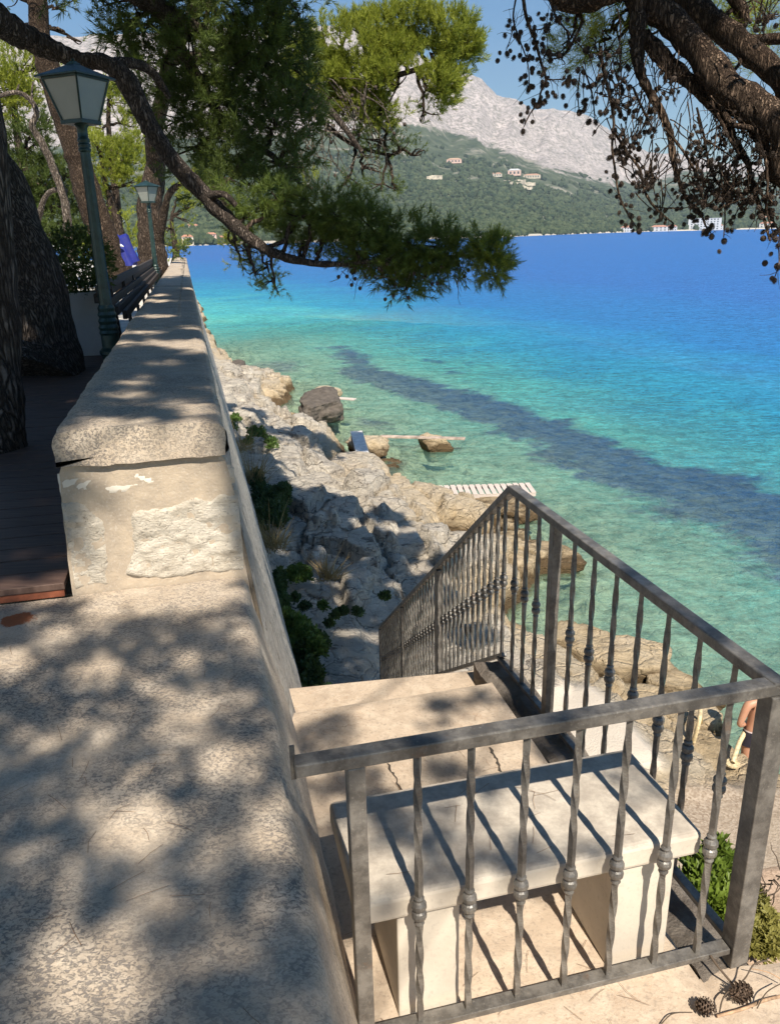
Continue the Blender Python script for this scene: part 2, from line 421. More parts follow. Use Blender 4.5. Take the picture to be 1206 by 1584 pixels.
# the two rough blocks that stand out of the mortar on the end face (u = 3.05, facing the camera)
def face_patch(outline, proud, res=.011, amp=.012, seed=1, u0=3.05, f=16):
    """flat stone face with ragged outline; outline in pixels, projected to the end-face plane"""
    q = []
    for x, y in outline:
        d = ray(x, y); p = d * (u0 / (d @ U)); q.append((p @ V, p[2]))
    q = np.array(q); lo, hi = q.min(0) - .03, q.max(0) + .03
    ys = np.arange(lo[0], hi[0], res); zs = np.arange(lo[1], hi[1], res); A, B = np.meshgrid(ys, zs, indexing='ij')
    def inside(px, py):
        r = np.zeros(px.shape, bool); n = len(q); dmin = np.full(px.shape, 9.0)
        for i in range(n):
            x1, y1 = q[i]; x2, y2 = q[(i + 1) % n]
            c = ((y1 > py) != (y2 > py)) & (px < (x2 - x1) * (py - y1) / (y2 - y1 + 1e-12) + x1); r ^= c
            t = np.clip(((px - x1) * (x2 - x1) + (py - y1) * (y2 - y1)) / ((x2 - x1) ** 2 + (y2 - y1) ** 2 + 1e-12), 0, 1)
            dmin = np.minimum(dmin, np.hypot(px - x1 - t * (x2 - x1), py - y1 - t * (y2 - y1)))
        return np.where(r, dmin, -dmin)
    P2 = np.stack([A, B, A * 0], -1)
    wob = fbm(P2 * 22, 4, seed + 3) * .022
    sd = inside(A, B) + wob
    h = np.clip((sd + .004) / .012, 0, 1) ** .5 * proud + np.where(sd > 0, fbm(P2 * f * [1, 1.7, 1], 5, seed, .6) * amp * np.clip(sd / .02, 0, 1), 0) - .012
    P = Wn(np.stack([u0 - h, A, B], -1)); m2 = MB(); F = grid_faces(*A.shape); keep = (sd.ravel()[F] > -.004).any(1) & ((A.ravel()[F] > -.545) & (A.ravel()[F] < .118)).all(1)
    m2.add(P, F[keep]); return m2
obj('stone_block', face_patch([(96, 778), (128, 782), (168, 818), (163, 850), (170, 885), (166, 903), (112, 914), (104, 840)], .018, seed=4, amp=.02), BLOCK, par, smooth=True)
obj('stone_block', face_patch([(205, 792), (265, 782), (340, 768), (372, 768), (379, 860), (378, 880), (330, 885), (230, 893), (196, 887), (205, 845)], .020, seed=9, amp=.02), BLOCK, par, smooth=True)
obj('render_patch', face_patch([(90, 738), (150, 740), (200, 726), (247, 740), (238, 752), (190, 762), (152, 764), (110, 758), (92, 765)], .012, seed=14, amp=.003, f=9), simple('white_render', (.72, .66, .56), .9, .08, 9, .4, 60, .004), par, smooth=True)
obj('render_patch', face_patch([(285, 735), (330, 722), (362, 728), (358, 742), (318, 745)], .010, seed=17, amp=.006, f=14), BLOCK, par, smooth=True)

# ---- timber deck left of the parapet
dk = thing('timber_deck', 'dark stained timber deck with a reddish front edge left of the stone parapet', 'deck', W(3.03, -1.5, LOW))
mb = MB(); 
bw = .142
for i in range(60):
    u0 = 3.03 + i * (bw + .006); zt = -1.238
    if u0 > 11.8: break
    mb.box(W(u0 + bw / 2, -2.9, zt - .014 + random.uniform(-.001, .001)), (bw / 2, 2.33, .014))
obj('boards', mb, DECK, dk, bevel=.003)
mb = MB(); mb.box(W(3.05, -2.9, -1.276), (.014, 2.325, .022)); 
obj('edge_board', mb, simple('red_stained_edge', (.25, .075, .035), .6, .25, 14, .3), dk, bevel=.003)

# paved terrace behind (setting)
mb = MB(); a = np.linspace(3.2, 60, 60); b = np.linspace(-30, -.42, 40); A, B = np.meshgrid(a, b, indexing='ij')
P = Wn(np.stack([A, B, np.where(A < 12.0, -1.36, -1.25) + 0 * A], -1)); P[..., 2] += fbm(P * .6, 3, 4) * .02
mb.add(P, grid_faces(*A.shape)[:, ::1]); o = obj('terrace_paving', mb, simple('pale_paving', (.62, .58, .52), .85, .15, 3, .3, 30, .004), smooth=True); tag(o, kind='structure')

# ================================================================== landing and steps
mb = MB()
def slab(mb, poly_uv, z, th, res=.05, seed=1, amp=.006, edge=.012):
    """slab with ragged edges: poly (4 corners, u0,u1,v0,v1)"""
    u0, u1, v0, v1 = poly_uv; nu = max(2, int((u1 - u0) / res)); nv = max(2, int((v1 - v0) / res))
    A, B = np.meshgrid(np.linspace(u0, u1, nu + 1), np.linspace(v0, v1, nv + 1), indexing='ij')
    ea = np.sin(PI * np.clip((A - u0) / (u1 - u0), 0, 1)); 
    P0 = np.stack([A, B, A * 0 + z], -1); j = fbm(P0 * 3.1, 4, seed)
    uu = np.where(A >= u1 - 1e-6, A + j * edge * 3, A)
    zz = z + fbm(P0 * 4, 4, seed + 5) * amp
    rim = (np.minimum(np.minimum(A - u0, u1 - A), np.minimum(B - v0, v1 - B)) < 1e-6); zz = np.where(rim, zz - .012, zz)
    P = np.stack([uu, B, zz], -1); mb.add(Wn(P), grid_faces(*A.shape)[:, ::1])
    ring = np.concatenate([P[:, 0], P[-1, 1:], P[::-1, -1][1:], P[0, ::-1][1:]]); low_ = ring.copy(); low_[:, 2] = z - th
    mb.loft([Wn(low_), Wn(ring)], closed=False, caps=False)
mb = MB(); slab(mb, (.2, 3.2, .2, 1.255), FLOOR, .5, .04, 3)
slab(mb, (-.2, 1.50, 1.25, 1.56), FLOOR - .002, .5, .04, 5)
o = obj('landing_slab', mb, CONC, smooth=False); tag(o, kind='structure')
for k in o.data.polygons: k.use_smooth = abs(k.normal.z) > .5
mb = MB(); slab(mb, (1.44, 3.5, 1.262, 1.46), FLOOR - .035, .5, .03, 8, .10, .03)
o = obj('landing_margin', mb, mat_limestone('dark_margin', (.30, .26, .22), (.15, .125, .105))); tag(o, kind='structure')
# flight of steps going down from the landing (turned slightly away from the wall)
FD = np.array([0, 0, 0.]); _d = ray(457, 1109); FDIR = _d / np.linalg.norm(_d)          # direction of the sloping handrail
FH = FDIR * [1, 1, 0]; FH = FH / np.linalg.norm(FH); FR = np.array([FH[1], -FH[0], 0.])
slope = -FDIR[2] / np.linalg.norm(FDIR[:2])
stp = thing('stone_steps', 'worn concrete steps dropping from the landing towards the rocks', 'steps', W(3.3, .8, FLOOR - .2))
for i in range(17):
    s0 = .02 + i * .29; z = FLOOR - .17 - i * .29 * slope
    if z < -5.35: break
    p = W(3.22, 1.43, 0) + FH * s0
    mb = MB(); mb.box(p + FH * .17 - FR * .62 + Z * (z - .12), (.18, .64, .12), (FH, FR, Z))
    obj('step', mb, CONC, stp, bevel=.015)

# cracks in the landing as thin grooves filled with dirt
def crack(pts, w=.006, name='crack'):
    mb = MB(); P = [at(x, y, FLOOR) for x, y in pts]; Q = []
    for a, b in zip(P[:-1], P[1:]):
        for k in range(6): Q.append(a + (b - a) * k / 6)
    Q = np.array(Q + [P[-1]]); Q[:, :2] += RNG.normal(0, .004, (len(Q), 2)); Q[:, 2] = FLOOR + .0035
    T = np.gradient(Q, axis=0); T /= np.linalg.norm(T, axis=1)[:, None]; N2 = np.stack([T[:, 1], -T[:, 0], T[:, 2] * 0], 1)
    ww = (w * (.5 + RNG.random(len(Q))))[:, None]
    mb.add(np.stack([Q - N2 * ww, Q + N2 * ww], 1), grid_faces(len(Q), 2)); return mb
dirt = simple('crack_dirt', (.06, .048, .038), .95)
mb = crack([(757, 1158), (768, 1178), (776, 1198)], .005); m2 = crack([(600, 1182), (612, 1205), (622, 1228)], .004)
for v, f in zip(m2.v, m2.t): mb.add(v, f - 0)
o = obj('landing_cracks', mb, dirt); tag(o, kind='structure')

# ================================================================== bench
def rbox(u0, u1, v0, v1, z0, z1): return ((W((u0 + u1) / 2, (v0 + v1) / 2, (z0 + z1) / 2)), ((u1 - u0) / 2, (v1 - v0) / 2, (z1 - z0) / 2))
bn = thing('stone_bench', 'white stone slab bench on two block legs behind the railing', 'bench', W(1.76, .76, FLOOR))
wst = Mat('sawn_white_stone')
c_ = wst.mix(wst.ramp(wst.noise(4, 5, .6), [(.35, 0), (.65, 1)]), (.64, .575, .48), (.52, .46, .385))
c_ = wst.mix(wst.ramp(wst.noise(60, 5, .7), [(.54, 0), (.7, .35)]), c_, (.33, .29, .25))
g_ = wst.N.new('ShaderNodeNewGeometry'); sp_ = wst.N.new('ShaderNodeSeparateXYZ'); wst.set(sp_.inputs[0], g_.outputs['Normal'])
top_ = wst.math('MULTIPLY', wst.math('GREATER_THAN', sp_.outputs[2], .6), wst.ramp(wst.noise(16, 7, .75), [(.38, .15), (.62, .8)]))
c_ = wst.mix(top_, c_, (.33, .285, .24))
WSTONE = wst.done(c_, .7, wst.bump(wst.noise(90, 5, .6), .25, .003), spec=.3)
mb = MB(); c, h = rbox(1.572, 1.985, .262, 1.262, -1.692, -1.612); mb.box(c, h); obj('seat_slab', mb, WSTONE, bn, bevel=.016, seg=3)
for v0, v1 in ((.375, .55), (1.01, 1.20)):
    mb = MB(); c, h = rbox(1.60, 1.92, v0, v1, FLOOR - .002, -1.6925); mb.box(c, h); obj('leg', mb, WSTONE, bn, bevel=.006)

# ================================================================== wrought-iron railing
RZ = -1.12                                        # top of the horizontal handrail
rl = thing('stair_railing', 'dark wrought iron railing with twisted balusters round the landing and down the steps', 'railing', W(1.535, 1.39, FLOOR))
def baluster(mb, base, top, knob=.5, w=.0078, n=90):
    base = np.asarray(base, float); L = top - base[2]; rings = []
    corners = np.array([[1, 1], [-1, 1], [-1, -1], [1, -1]]) * w
    for i in range(n + 1):
        t = i / n
        # square near the ends, twisted in two fields on either side of the knob
        def tw(x):
            a = np.clip((x - .06) / .34, 0, 1); b = np.clip((x - .60) / .34, 0, 1); return (a + b) * 1.35 * PI
        an = tw(t); ca, sa = math.cos(an), math.sin(an)
        q = corners @ np.array([[ca, sa], [-sa, ca]])
        rings.append(base + q[:, 0:1] * U + q[:, 1:2] * V + Z * (t * L))
    mb.loft(rings)
    k = base + Z * (L * knob); s = 1.0
    pr = [(.006, -.052), (.0125, -.05), (.0155, -.044), (.0125, -.036), (.011, -.033), (.0165, -.030), (.0215, -.022), (.0225, -.012), (.0195, -.003), (.0145, .002),
          (.0185, .006), (.0225, .014), (.0215, .025), (.0165, .033), (.011, .036), (.0135, .040), (.0155, .046), (.0125, .052), (.006, .054)]
    mb.lathe(k, [(r * .90, h * .9) for r, h in pr], 14)
# near panel: u = 1.535, v .14 -> 1.39
uN = 1.535
mb = MB(); mb.box(W(uN, .765, RZ - .0175), (.0225, .635, .0175)); obj('handrail', mb, IRON, rl, bevel=.004)
mb = MB(); mb.box(W(uN, .80, FLOOR + .050), (.020, .56, .010)); obj('bottom_rail', mb, IRON, rl, bevel=.002)
def post(p, z0, z1, w=.0225):
    mb = MB(); p = np.asarray(p, float); mb.box([p[0], p[1], (z0 + z1) / 2], (w, w, (z1 - z0) / 2)); obj('post', mb, IRON, rl, bevel=.003)
post(W(uN, .268, 0), FLOOR - .01, RZ - .0355, .021)
mb = MB(); mb.box(W(uN + .02, .128, RZ - .02), (.003, .006, .045)); obj('wall_bracket', mb, IRON, rl)
balx = [(645, 1165), (729, 1150), (815, 1135), (897, 1115), (975, 1100), (1055, 1085), (1130, 1075)]
for x, y in balx:
    d = ray(x, y); p = d * (uN / (d @ U)); v = p @ V
    mb = MB(); baluster(mb, W(uN, v, FLOOR + .0605), RZ - .0355, .435 + random.uniform(-.01, .01)); obj('baluster', mb, IRON, rl)
# second panel along u at v = 1.39
vS = 1.392
post(W(uN, vS, 0), FLOOR - .01, RZ - .0355, .0285)
A0, A1 = W(uN - .0, vS, RZ - .0165), W(3.30, 1.375, RZ - .0165)
mb = MB(); mb.bar(W(uN - .0225, vS, RZ - .0150), W(3.318, 1.382, RZ - .0150), .046, .035); obj('handrail', mb, IRON, rl, bevel=.004)
mb = MB(); mb.bar(W(uN + .029, vS, FLOOR + .045), W(3.44, 1.385, FLOOR - .02), .030, .020); obj('bottom_rail', mb, IRON, rl, bevel=.002)
post(W(2.86, 1.388, 0), FLOOR - .12, RZ - .034, .021)
def zbot2(u): return FLOOR + .045 - (u - uN) / (3.44 - uN) * .065 + .011
for k in range(7):
    u = uN + .155 + k * .166 + .004
    mb = MB(); baluster(mb, W(u, vS - .001, zbot2(u)), RZ - .0335, .52); obj('baluster', mb, IRON, rl)
for u in (3.02, 3.15, 3.275):
    mb = MB(); baluster(mb, W(u, 1.386, zbot2(u)), RZ - .0335, .50); obj('baluster', mb, IRON, rl)
# sloping panel down the flight
C0 = W(3.318, 1.382, RZ - .0150); LEN = 6.05
mb = MB(); mb.bar(C0 - FDIR * .008, C0 + FDIR * LEN, .046, .034); obj('handrail', mb, IRON, rl, bevel=.004)
DROP = .905
mb = MB(); B0 = C0 - Z * DROP + FH * .06; mb.bar(B0, B0 + FDIR * (LEN - .03), .030, .022); obj('bottom_rail', mb, IRON, rl, bevel=.002)
for s in (2.02, 4.03, LEN - .02):
    p = C0 + FDIR * s; post(p, p[2] - DROP - .28, p[2] - .018, .021)
ks = [k for k in np.arange(.13, LEN - .08, .1435) if min(abs(k - 2.02), abs(k - 4.03)) > .05]
for k in ks:
    p = C0 + FDIR * k; m_ = MB(); baluster(m_, p - Z * (DROP - .035), p[2] - .018, .5, n=60); obj('baluster', m_, IRON, rl)

# ================================================================== shore terrain (rock ledge, seabed)
SH = np.array([(-12, 9.5), (0, 8.6), (5, 7.6), (7.0, 6.6), (8.2, 6.0), (9.2, 5.9), (9.9, 5.3), (10.6, 5.1), (12.5, 5.3), (14.6, 7.2), (16.2, 7.1), (17.6, 6.9), (18.5, 6.6), (19.6, 5.3), (21.5, 5.4), (24, 5.9), (24.9, 5.7), (26.5, 5.2), (29, 4.6), (31.5, 4.2), (34, 4.2), (38, 4.0), (41, 3.0), (45, 2.2), (50, 1.45), (60, 1.15), (90, 1.0)])
def shore_v(u): return np.interp(u, SH[:, 0], SH[:, 1])
def ground_z(u, v, detail=True):
    P = np.stack([u, v, u * 0], -1)
    wob = fbm(P * .8, 4, 31) * .55 + fbm(P * 2.6, 3, 33) * .22
    sv = shore_v(u) + wob
    base = np.interp(u, [0, 4, 8, 12, 20, 30, 45, 60], [-6.1, -5.9, -5.25, -5.15, -5.0, -5.3, -5.9, -6.3])
    t = (v - .7) / np.maximum(sv - .7, .3)
    shelf = SEA + .40 + .12 * np.sin(u * .7)
    land = base + (shelf - base) * np.clip(t, 0, 1) ** 1.15
    sea = SEA - .15 - .42 * np.clip(v - sv, 0, 1.6) - .10 * np.clip(v - sv - 1.6, 0, 30)
    k = np.clip((v - sv) / .28 + .5, 0, 1); k = k * k * (3 - 2 * k)
    z = land * (1 - k) + sea * k
    if detail:
        d1, d2, cv = worley(np.stack([u * .62 + fbm(P * .9, 3, 41) * .5, v * .95 + fbm(P * .9, 3, 43) * .5], -1), 7)
        e1, e2, ev = worley(np.stack([u * 2.1 + fbm(P * 2, 3, 45) * .4, v * 3.0 + fbm(P * 2, 3, 47) * .4], -1), 17)
        rocky = np.clip((v - .9) / .6, 0, 1) * np.clip((u - 9.5) / 3.5, .10, 1)
        rocky = np.where(u < 9.5, np.maximum(rocky, .5 * np.clip((v - 3.6) / 1.0, 0, 1) * np.clip((u - 8.6) / .6, 0, 1)), rocky)
        z = z + rocky * (.44 * (cv - .5) - .30 * np.exp(-(d2 - d1) * 11) + .06 * (ev - .5) - .04 * np.exp(-(e2 - e1) * 10)) * (1 - .75 * k)
        z = z + rocky * fbm(P * 3.2, 5, 51, .5, True) * .05
        # horizontal bedding: soft terracing
        st_ = .28; q = (z + .12 * fbm(P * .7, 3, 57)) / st_; fr = q - np.floor(q); zt = z + (np.floor(q) + np.clip((fr - .5) * 5 + .5, 0, 1) - q) * st_
        z = z * .15 + zt * .85
        z = z + fbm(P * 9, 3, 53) * .018
        # water-worn gully between ledge and outer block, and a rock pool
        g = np.exp(-(((u - 22.3) / 1.7) ** 2 + ((v - 4.05) / .55) ** 2)); z = z - g * 2.2
        g = np.exp(-(((u - 29.2) / 1.6) ** 2 + ((v - 4.75) / .35) ** 2)); z = z - g * .9
        g = np.exp(-(((u - 16.3) / .7) ** 2 + ((v - 5.4) / .6) ** 2)); z = z - g * .9
        lowr = np.clip((u - 20.5) / 1.2, 0, 1) * np.clip((35 - u) / 1.5, 0, 1) * np.clip((v - (sv - 1.9)) / .3, 0, 1) * (1 - k); z = z - lowr * (.62 + .25 * fbm(P * 1.1, 3, 59))
        # smooth flat shelf right of the steps
        f = np.clip((9.2 - u) / .8, 0, 1) * np.clip((v - 2.0) / .5, 0, 1) * np.clip((5.2 - v) / .25, 0, 1) * np.clip((u - 6.9) / .4, 0, 1)
        z = z * (1 - f) + (-6.05 + fbm(P * 2, 3, 61) * .02) * f
        f = np.clip((7.0 - u) / .4, 0, 1) * np.clip((sv - .15 - v) / .3, 0, 1) * np.clip((v - 1.2) / .5, 0, 1)
        z = z * (1 - f) + (-6.32 + fbm(P * 1.3, 3, 63) * .05) * f
    return z
us = np.concatenate([np.arange(-4, 6, .16), np.arange(6, 12, .05), np.arange(12, 30, .07), np.arange(30, 46, .14), np.arange(46, 92, .6)])
vs = np.concatenate([np.arange(-.4, 9.2, .055), np.arange(9.2, 16, .35), np.arange(16, 40, 2.0)])
A, B = np.meshgrid(us, vs, indexing='ij'); GZ = ground_z(A, B)
mb = MB(); mb.add(Wn(np.stack([A, B, GZ], -1)), grid_faces(*A.shape))
m = Mat('shore_rock')
z_ = m.sep()[2]; nn = m.noise(3, 5, .6)
c = m.mix(m.ramp(m.noise(1.3, 6, .62), [(.36, 0), (.62, 1)]), (.72, .65, .54), (.52, .465, .395))
cr = m.noise(4.2, 9, .75, .7, m.mapping((1, 1, 2.6)))
c = m.mix(m.ramp(cr, [(.38, .85), (.44, 0)]), c, (.13, .11, .09))
vd = m.N.new('ShaderNodeVectorMath'); vd.operation = 'ADD'; m.set(vd.inputs[0], m.mapping((1, 1, 2.2), rot=(0, 0, -WA))); nd = m.N.new('ShaderNodeTexNoise'); m.set(nd.inputs['Vector'], m.coord()); nd.inputs['Scale'].default_value = 1.7; nd.inputs['Detail'].default_value = 5; nv = m.N.new('ShaderNodeVectorMath'); nv.operation = 'SCALE'; m.set(nv.inputs[0], nd.outputs['Color']); nv.inputs['Scale'].default_value = .9; m.set(vd.inputs[1], nv.outputs[0])
frac = m.voro(1.5, 'DISTANCE_TO_EDGE', vec=vd.outputs[0]); frac2 = m.voro(4.5, 'DISTANCE_TO_EDGE', vec=vd.outputs[0])
fmask = m.ramp(m.noise(.8, 4, .6), [(.44, 0), (.60, 1)])
c = m.mix(m.math('MULTIPLY', fmask, m.ramp(frac, [(0, .9), (.03, 0)])), c, (.08, .07, .06)); c = m.mix(m.math('MULTIPLY', fmask, m.ramp(frac2, [(0, .6), (.02, 0)])), c, (.14, .12, .10))
c = m.mix(m.ramp(m.noise(16, 5, .7), [(.5, 0), (.72, .6)]), c, (.30, .26, .22))
zj = m.math('ADD', z_, m.math('MULTIPLY', nn, .55))                               # height with jitter (noise mean .5)
c = m.mix(m.mrange(zj, SEA + 1.30, SEA + .65), c, (.60, .47, .30))                   # ochre splash zone
c = m.mix(m.ramp(m.mrange(zj, SEA + .78, SEA + .34), [(.2, 0), (.7, 1)]), c, (.14, .095, .05))   # dark algae line
sand = m.mix(m.ramp(m.noise(1.6, 7, .75), [(.42, 0), (.6, 1)]), (.70, .64, .50), (.22, .22, .15))
sand = m.mix(m.ramp(m.voro(5.5), [(.1, .45), (.45, 0)]), sand, (.72, .68, .58))
c = m.mix(m.mrange(z_, SEA + .02, SEA - .22), c, sand)
sea_soft = m.attr('gravel'); gv = m.voro(38, out='Color'); gs = m.N.new('ShaderNodeSeparateColor'); m.set(gs.inputs[0], gv)
grav = m.mix(gs.outputs[0], (.23, .17, .12), (.44, .36, .28)); grav = m.mix(m.ramp(m.noise(.9, 4, .6), [(.4, 0), (.62, .6)]), grav, (.48, .40, .31))
c = m.mix(sea_soft, c, grav); conc = m.attr('smooth'); c = m.mix(conc, c, m.mix(m.noise(3, 5, .6), (.66, .585, .49), (.52, .455, .38)))
rk = m.math('SUBTRACT', 1.0, m.math('MAXIMUM', sea_soft, conc))
crk = m.math('ADD', cr, m.math('ADD', m.ramp(frac, [(0, 0), (.05, .3)]), m.ramp(frac2, [(0, 0), (.05, .10)])))
bh = m.math('ADD', m.math('MULTIPLY', m.math('MULTIPLY', crk, rk), 1.0), m.math('MULTIPLY', m.noise(40, 5, .7), .12))
SHORE = m.done(c, .9, m.bump(bh, 1.0, .16), spec=.2)
o = obj('shore_rock', mb, SHORE, smooth=True); tag(o, kind='structure')
sv = shore_v(A)
attr(o, 'gravel', (np.clip((6.95 - A + fbm(np.stack([A, B, A * 0], -1) * 1.5, 3, 4) * .4) / .3, 0, 1) * np.clip((sv - .35 - B) / .3, 0, 1) * np.clip((GZ - SEA) / .2, 0, 1)).ravel())
attr(o, 'smooth', (np.clip((9.1 - A + fbm(np.stack([A, B, A * 0], -1) * 1.5, 3, 5) * .3) / .2, 0, 1) * np.clip((A - 6.95) / .2, 0, 1) * np.clip((5.15 - B) / .2, 0, 1) * np.clip((B - 1.6) / .3, 0, 1)).ravel())

# ---- rocks standing on their own
from mathutils import noise as mnoise
def icos(sub):
    import bmesh
    bm = bmesh.new(); bmesh.ops.create_icosphere(bm, subdivisions=sub, radius=1.0)
    v = np.array([q.co[:] for q in bm.verts]); f = np.array([[q.index for q in p.verts] for p in bm.faces]); bm.free(); return v, f
ICO = {k: icos(k) for k in (1, 2, 3, 5, 6)}
def rock_mb(c, size, seed, rot=0.0, sub=5, cuts=9, rough=.16):
    v, f = ICO[sub]; v = v.copy(); rs = np.random.default_rng(seed)
    for _ in range(cuts):
        d = rs.normal(size=3); d /= np.linalg.norm(d); k = rs.uniform(.5, .8); s = v @ d; v = np.where((s > k)[:, None], v - d * (s - k)[:, None] * .92, v)
    v = np.where(v[:, 2:3] > .62, v * [1, 1, 1] - np.array([0, 0, 1]) * (v[:, 2:3] - .62) * .8, v)
    v = v * (1 + (fbm(v * 1.7 + seed, 4, seed) * rough + fbm(v * 5 + seed, 4, seed + 2, .6, True) * rough * .32)[:, None])
    v = v * np.asarray(size); c_, s_ = math.cos(rot), math.sin(rot)
    q = v[:, 2] / .16; fr = q - np.floor(q); v[:, 2] = v[:, 2] * .5 + .5 * (np.floor(q) + np.clip((fr - .5) * 2.4 + .5, 0, 1)) * .16
    x = v[:, 0] * c_ - v[:, 1] * s_; y = v[:, 0] * s_ + v[:, 1] * c_
    P = x[:, None] * U + y[:, None] * V + v[:, 2:3] * Z + np.asarray(c); m_ = MB(); m_.add(P, f); return m_
def rock(px, py, z, size, seed, label, rot=0, rough=.2, mat_=None, group=None):
    c = at(px, py, z); o = obj('shore_boulder', rock_mb(c, size, seed, rot, rough=rough), mat_ or SHORE, smooth=True, loc=(c[0], c[1], 0))
    tag(o, label, 'rock', group); return o
rock(497, 634, SEA + .35, (2.4, 1.15, .72), 5, 'large black weathered boulder jutting into the turquoise water', .3, rough=.34, mat_=mat_limestone('black_wet_rock', (.16, .135, .11), (.075, .062, .052), False))
rock(360, 572, SEA + .10, (2.6, 1.15, .60), 3, 'flat dark boulder at the waterline beside the parapet far along the shore', .1, mat_=bpy.data.materials.get('black_wet_rock'))
rock(510, 612, SEA + .30, (.9, .75, .5), 8, 'pale topped rock behind the black boulder', .2)
rock(494, 695, SEA + .35, (2.1, .80, .80), 11, 'ochre cliff rock above the small rock pool', .2)
rock(566, 690, SEA + .25, (1.0, .9, .55), 13, 'rounded ochre rock beside the tilted white board', .2)
rock(566, 742, SEA + .34, (1.9, 1.0, .82), 21, 'big flat topped ochre rock at the edge of the shallows', -.1)
rock(583, 770, SEA + .20, (1.2, 1.05, .55), 23, 'low pale rock leading to the slatted walkway', .2)
rock(673, 690, SEA + .10, (.66, .60, .58), 27, 'lone pale rock standing in the shallow water under the plank', .1)
rock(770, 786, SEA + .02, (1.0, 1.35, .38), 33, 'flat orange rock below the slatted walkway', 1.3)
rock(820, 872, SEA + .02, (.8, 1.2, .42), 35, 'pale flat rock seen through the sloping railing', .8)
rock(668, 862, SEA + .25, (.85, .7, .55), 41, 'rock with an orange hollow in the middle of the shore', .5)
rock(890, 1002, SEA + .10, (.55, .7, .42), 43, 'dark wet rock behind the upright of the railing', .5)
rock(965, 1035, SEA + .12, (.62, 1.05, .55), 45, 'brown jagged rock at the water behind the balusters', .4)
rock(1050, 1075, SEA + .05, (.5, .62, .42), 47, 'small brown rock at the corner of the gravel platform', .9)
rock(1060, 1120, SEA + .10, (.55, .5, .5), 49, 'ochre rock face below the gravel platform', .3)

# ================================================================== sea
def depth_d(u, v): return np.hypot(np.maximum(v - 1, 0), np.maximum(u - 4, 0) / 5.2)
ua = np.concatenate([np.arange(-6, 40, .22), np.arange(40, 110, .9), np.geomspace(110, 5000, 70)])
va = np.concatenate([[-900, -300, -90, -30, -8, -2], np.arange(0, 24, .22), np.arange(24, 60, 1.2), np.geomspace(60, 5000, 50)])
A, B = np.meshgrid(ua, va, indexing='ij'); P = Wn(np.stack([A, B, A * 0 + SEA], -1))
mb = MB(); mb.add(P, grid_faces(*A.shape)); 
m = Mat('sea_water')
dd = m.attr('offshore'); gr = m.attr('seagrass_and_shade'); dep = m.attr('depth')
nz = m.math('MULTIPLY', m.math('SUBTRACT', m.noise(.13, 5, .65), .5), 14.0); d2 = m.math('ADD', dd, nz)
col = m.ramp(m.math('DIVIDE', d2, 80), [(.02, (.29, .50, .35)), (.085, (.21, .49, .37)), (.16, (.085, .43, .40)), (.25, (.024, .26, .40)), (.38, (.018, .165, .40)), (.7, (.026, .135, .40))])
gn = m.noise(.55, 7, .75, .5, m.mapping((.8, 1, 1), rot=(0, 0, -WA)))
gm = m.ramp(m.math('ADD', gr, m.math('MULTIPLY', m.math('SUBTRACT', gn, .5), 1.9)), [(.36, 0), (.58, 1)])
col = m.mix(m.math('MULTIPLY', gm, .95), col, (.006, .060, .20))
rip = m.noise(2.4, 5, .62, .5, m.mapping((1, 1.9, 1), rot=(0, 0, .35))); rip2 = m.noise(8.0, 4, .65, .6, m.mapping((1, 1.7, 1), rot=(0, 0, .2)))
big = m.noise(.22, 4, .6, .4, m.mapping((1, 2.6, 1), rot=(0, 0, .12)))
hh = m.math('ADD', m.math('ADD', m.math('MULTIPLY', rip, .6), m.math('MULTIPLY', rip2, .22)), m.math('MULTIPLY', big, 1.3))
nrm = m.bump(hh, 1.0, .085)
wv_ = m.ramp(m.math('ADD', m.math('MULTIPLY', rip, .6), m.math('MULTIPLY', rip2, .4)), [(.40, .62), (.52, 1), (.62, 1.35)])
wv2 = m.ramp(m.noise(.55, 6, .65, .8, m.mapping((1, 3.2, 1), rot=(0, 0, .15))), [(.38, .84), (.62, 1.14)])
col = m.mix(1.0, col, wv_, 'MULTIPLY'); col = m.mix(1.0, col, wv2, 'MULTIPLY')  # light and dark of the ripples multiplied into the water colour
df = m.N.new('ShaderNodeBsdfDiffuse'); m.set(df.inputs[0], col); m.set(df.inputs['Normal'], nrm)
trn = m.N.new('ShaderNodeBsdfTransparent'); m.set(trn.inputs[0], (.80, .96, .86))
mx = m.N.new('ShaderNodeMixShader'); al = m.ramp(dep, [(0, .02), (.22, .16), (.42, .50), (.8, .90), (1.0, 1.0)]); al = m.math('ADD', al, m.math('MULTIPLY', m.math('SUBTRACT', rip2, .5), .35), clamp=True)
m.set(mx.inputs[0], al); m.t.links.new(trn.outputs[0], mx.inputs[1]); m.t.links.new(df.outputs[0], mx.inputs[2])
gl = m.N.new('ShaderNodeBsdfGlossy'); gl.inputs['Roughness'].default_value = .22; m.set(gl.inputs['Normal'], nrm)
fr = m.N.new('ShaderNodeFresnel'); fr.inputs[0].default_value = 1.33; m.set(fr.inputs['Normal'], nrm)
mx2 = m.N.new('ShaderNodeMixShader'); m.set(mx2.inputs[0], m.math('MINIMUM', fr.outputs[0], .20)); m.t.links.new(mx.outputs[0], mx2.inputs[1]); m.t.links.new(gl.outputs[0], mx2.inputs[2])
m.t.links.new(mx2.outputs[0], m.out.inputs[0])
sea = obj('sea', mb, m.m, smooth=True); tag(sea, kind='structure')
attr(sea, 'offshore', depth_d(A, B).ravel())
gz = ground_z(A, B, False); attr(sea, 'depth', np.maximum(np.clip((SEA - gz) / 3.2, 0, 1), np.maximum(np.clip((A - 45) / 35, 0, 1), np.clip((B - 16) / 14, 0, 1))).ravel())
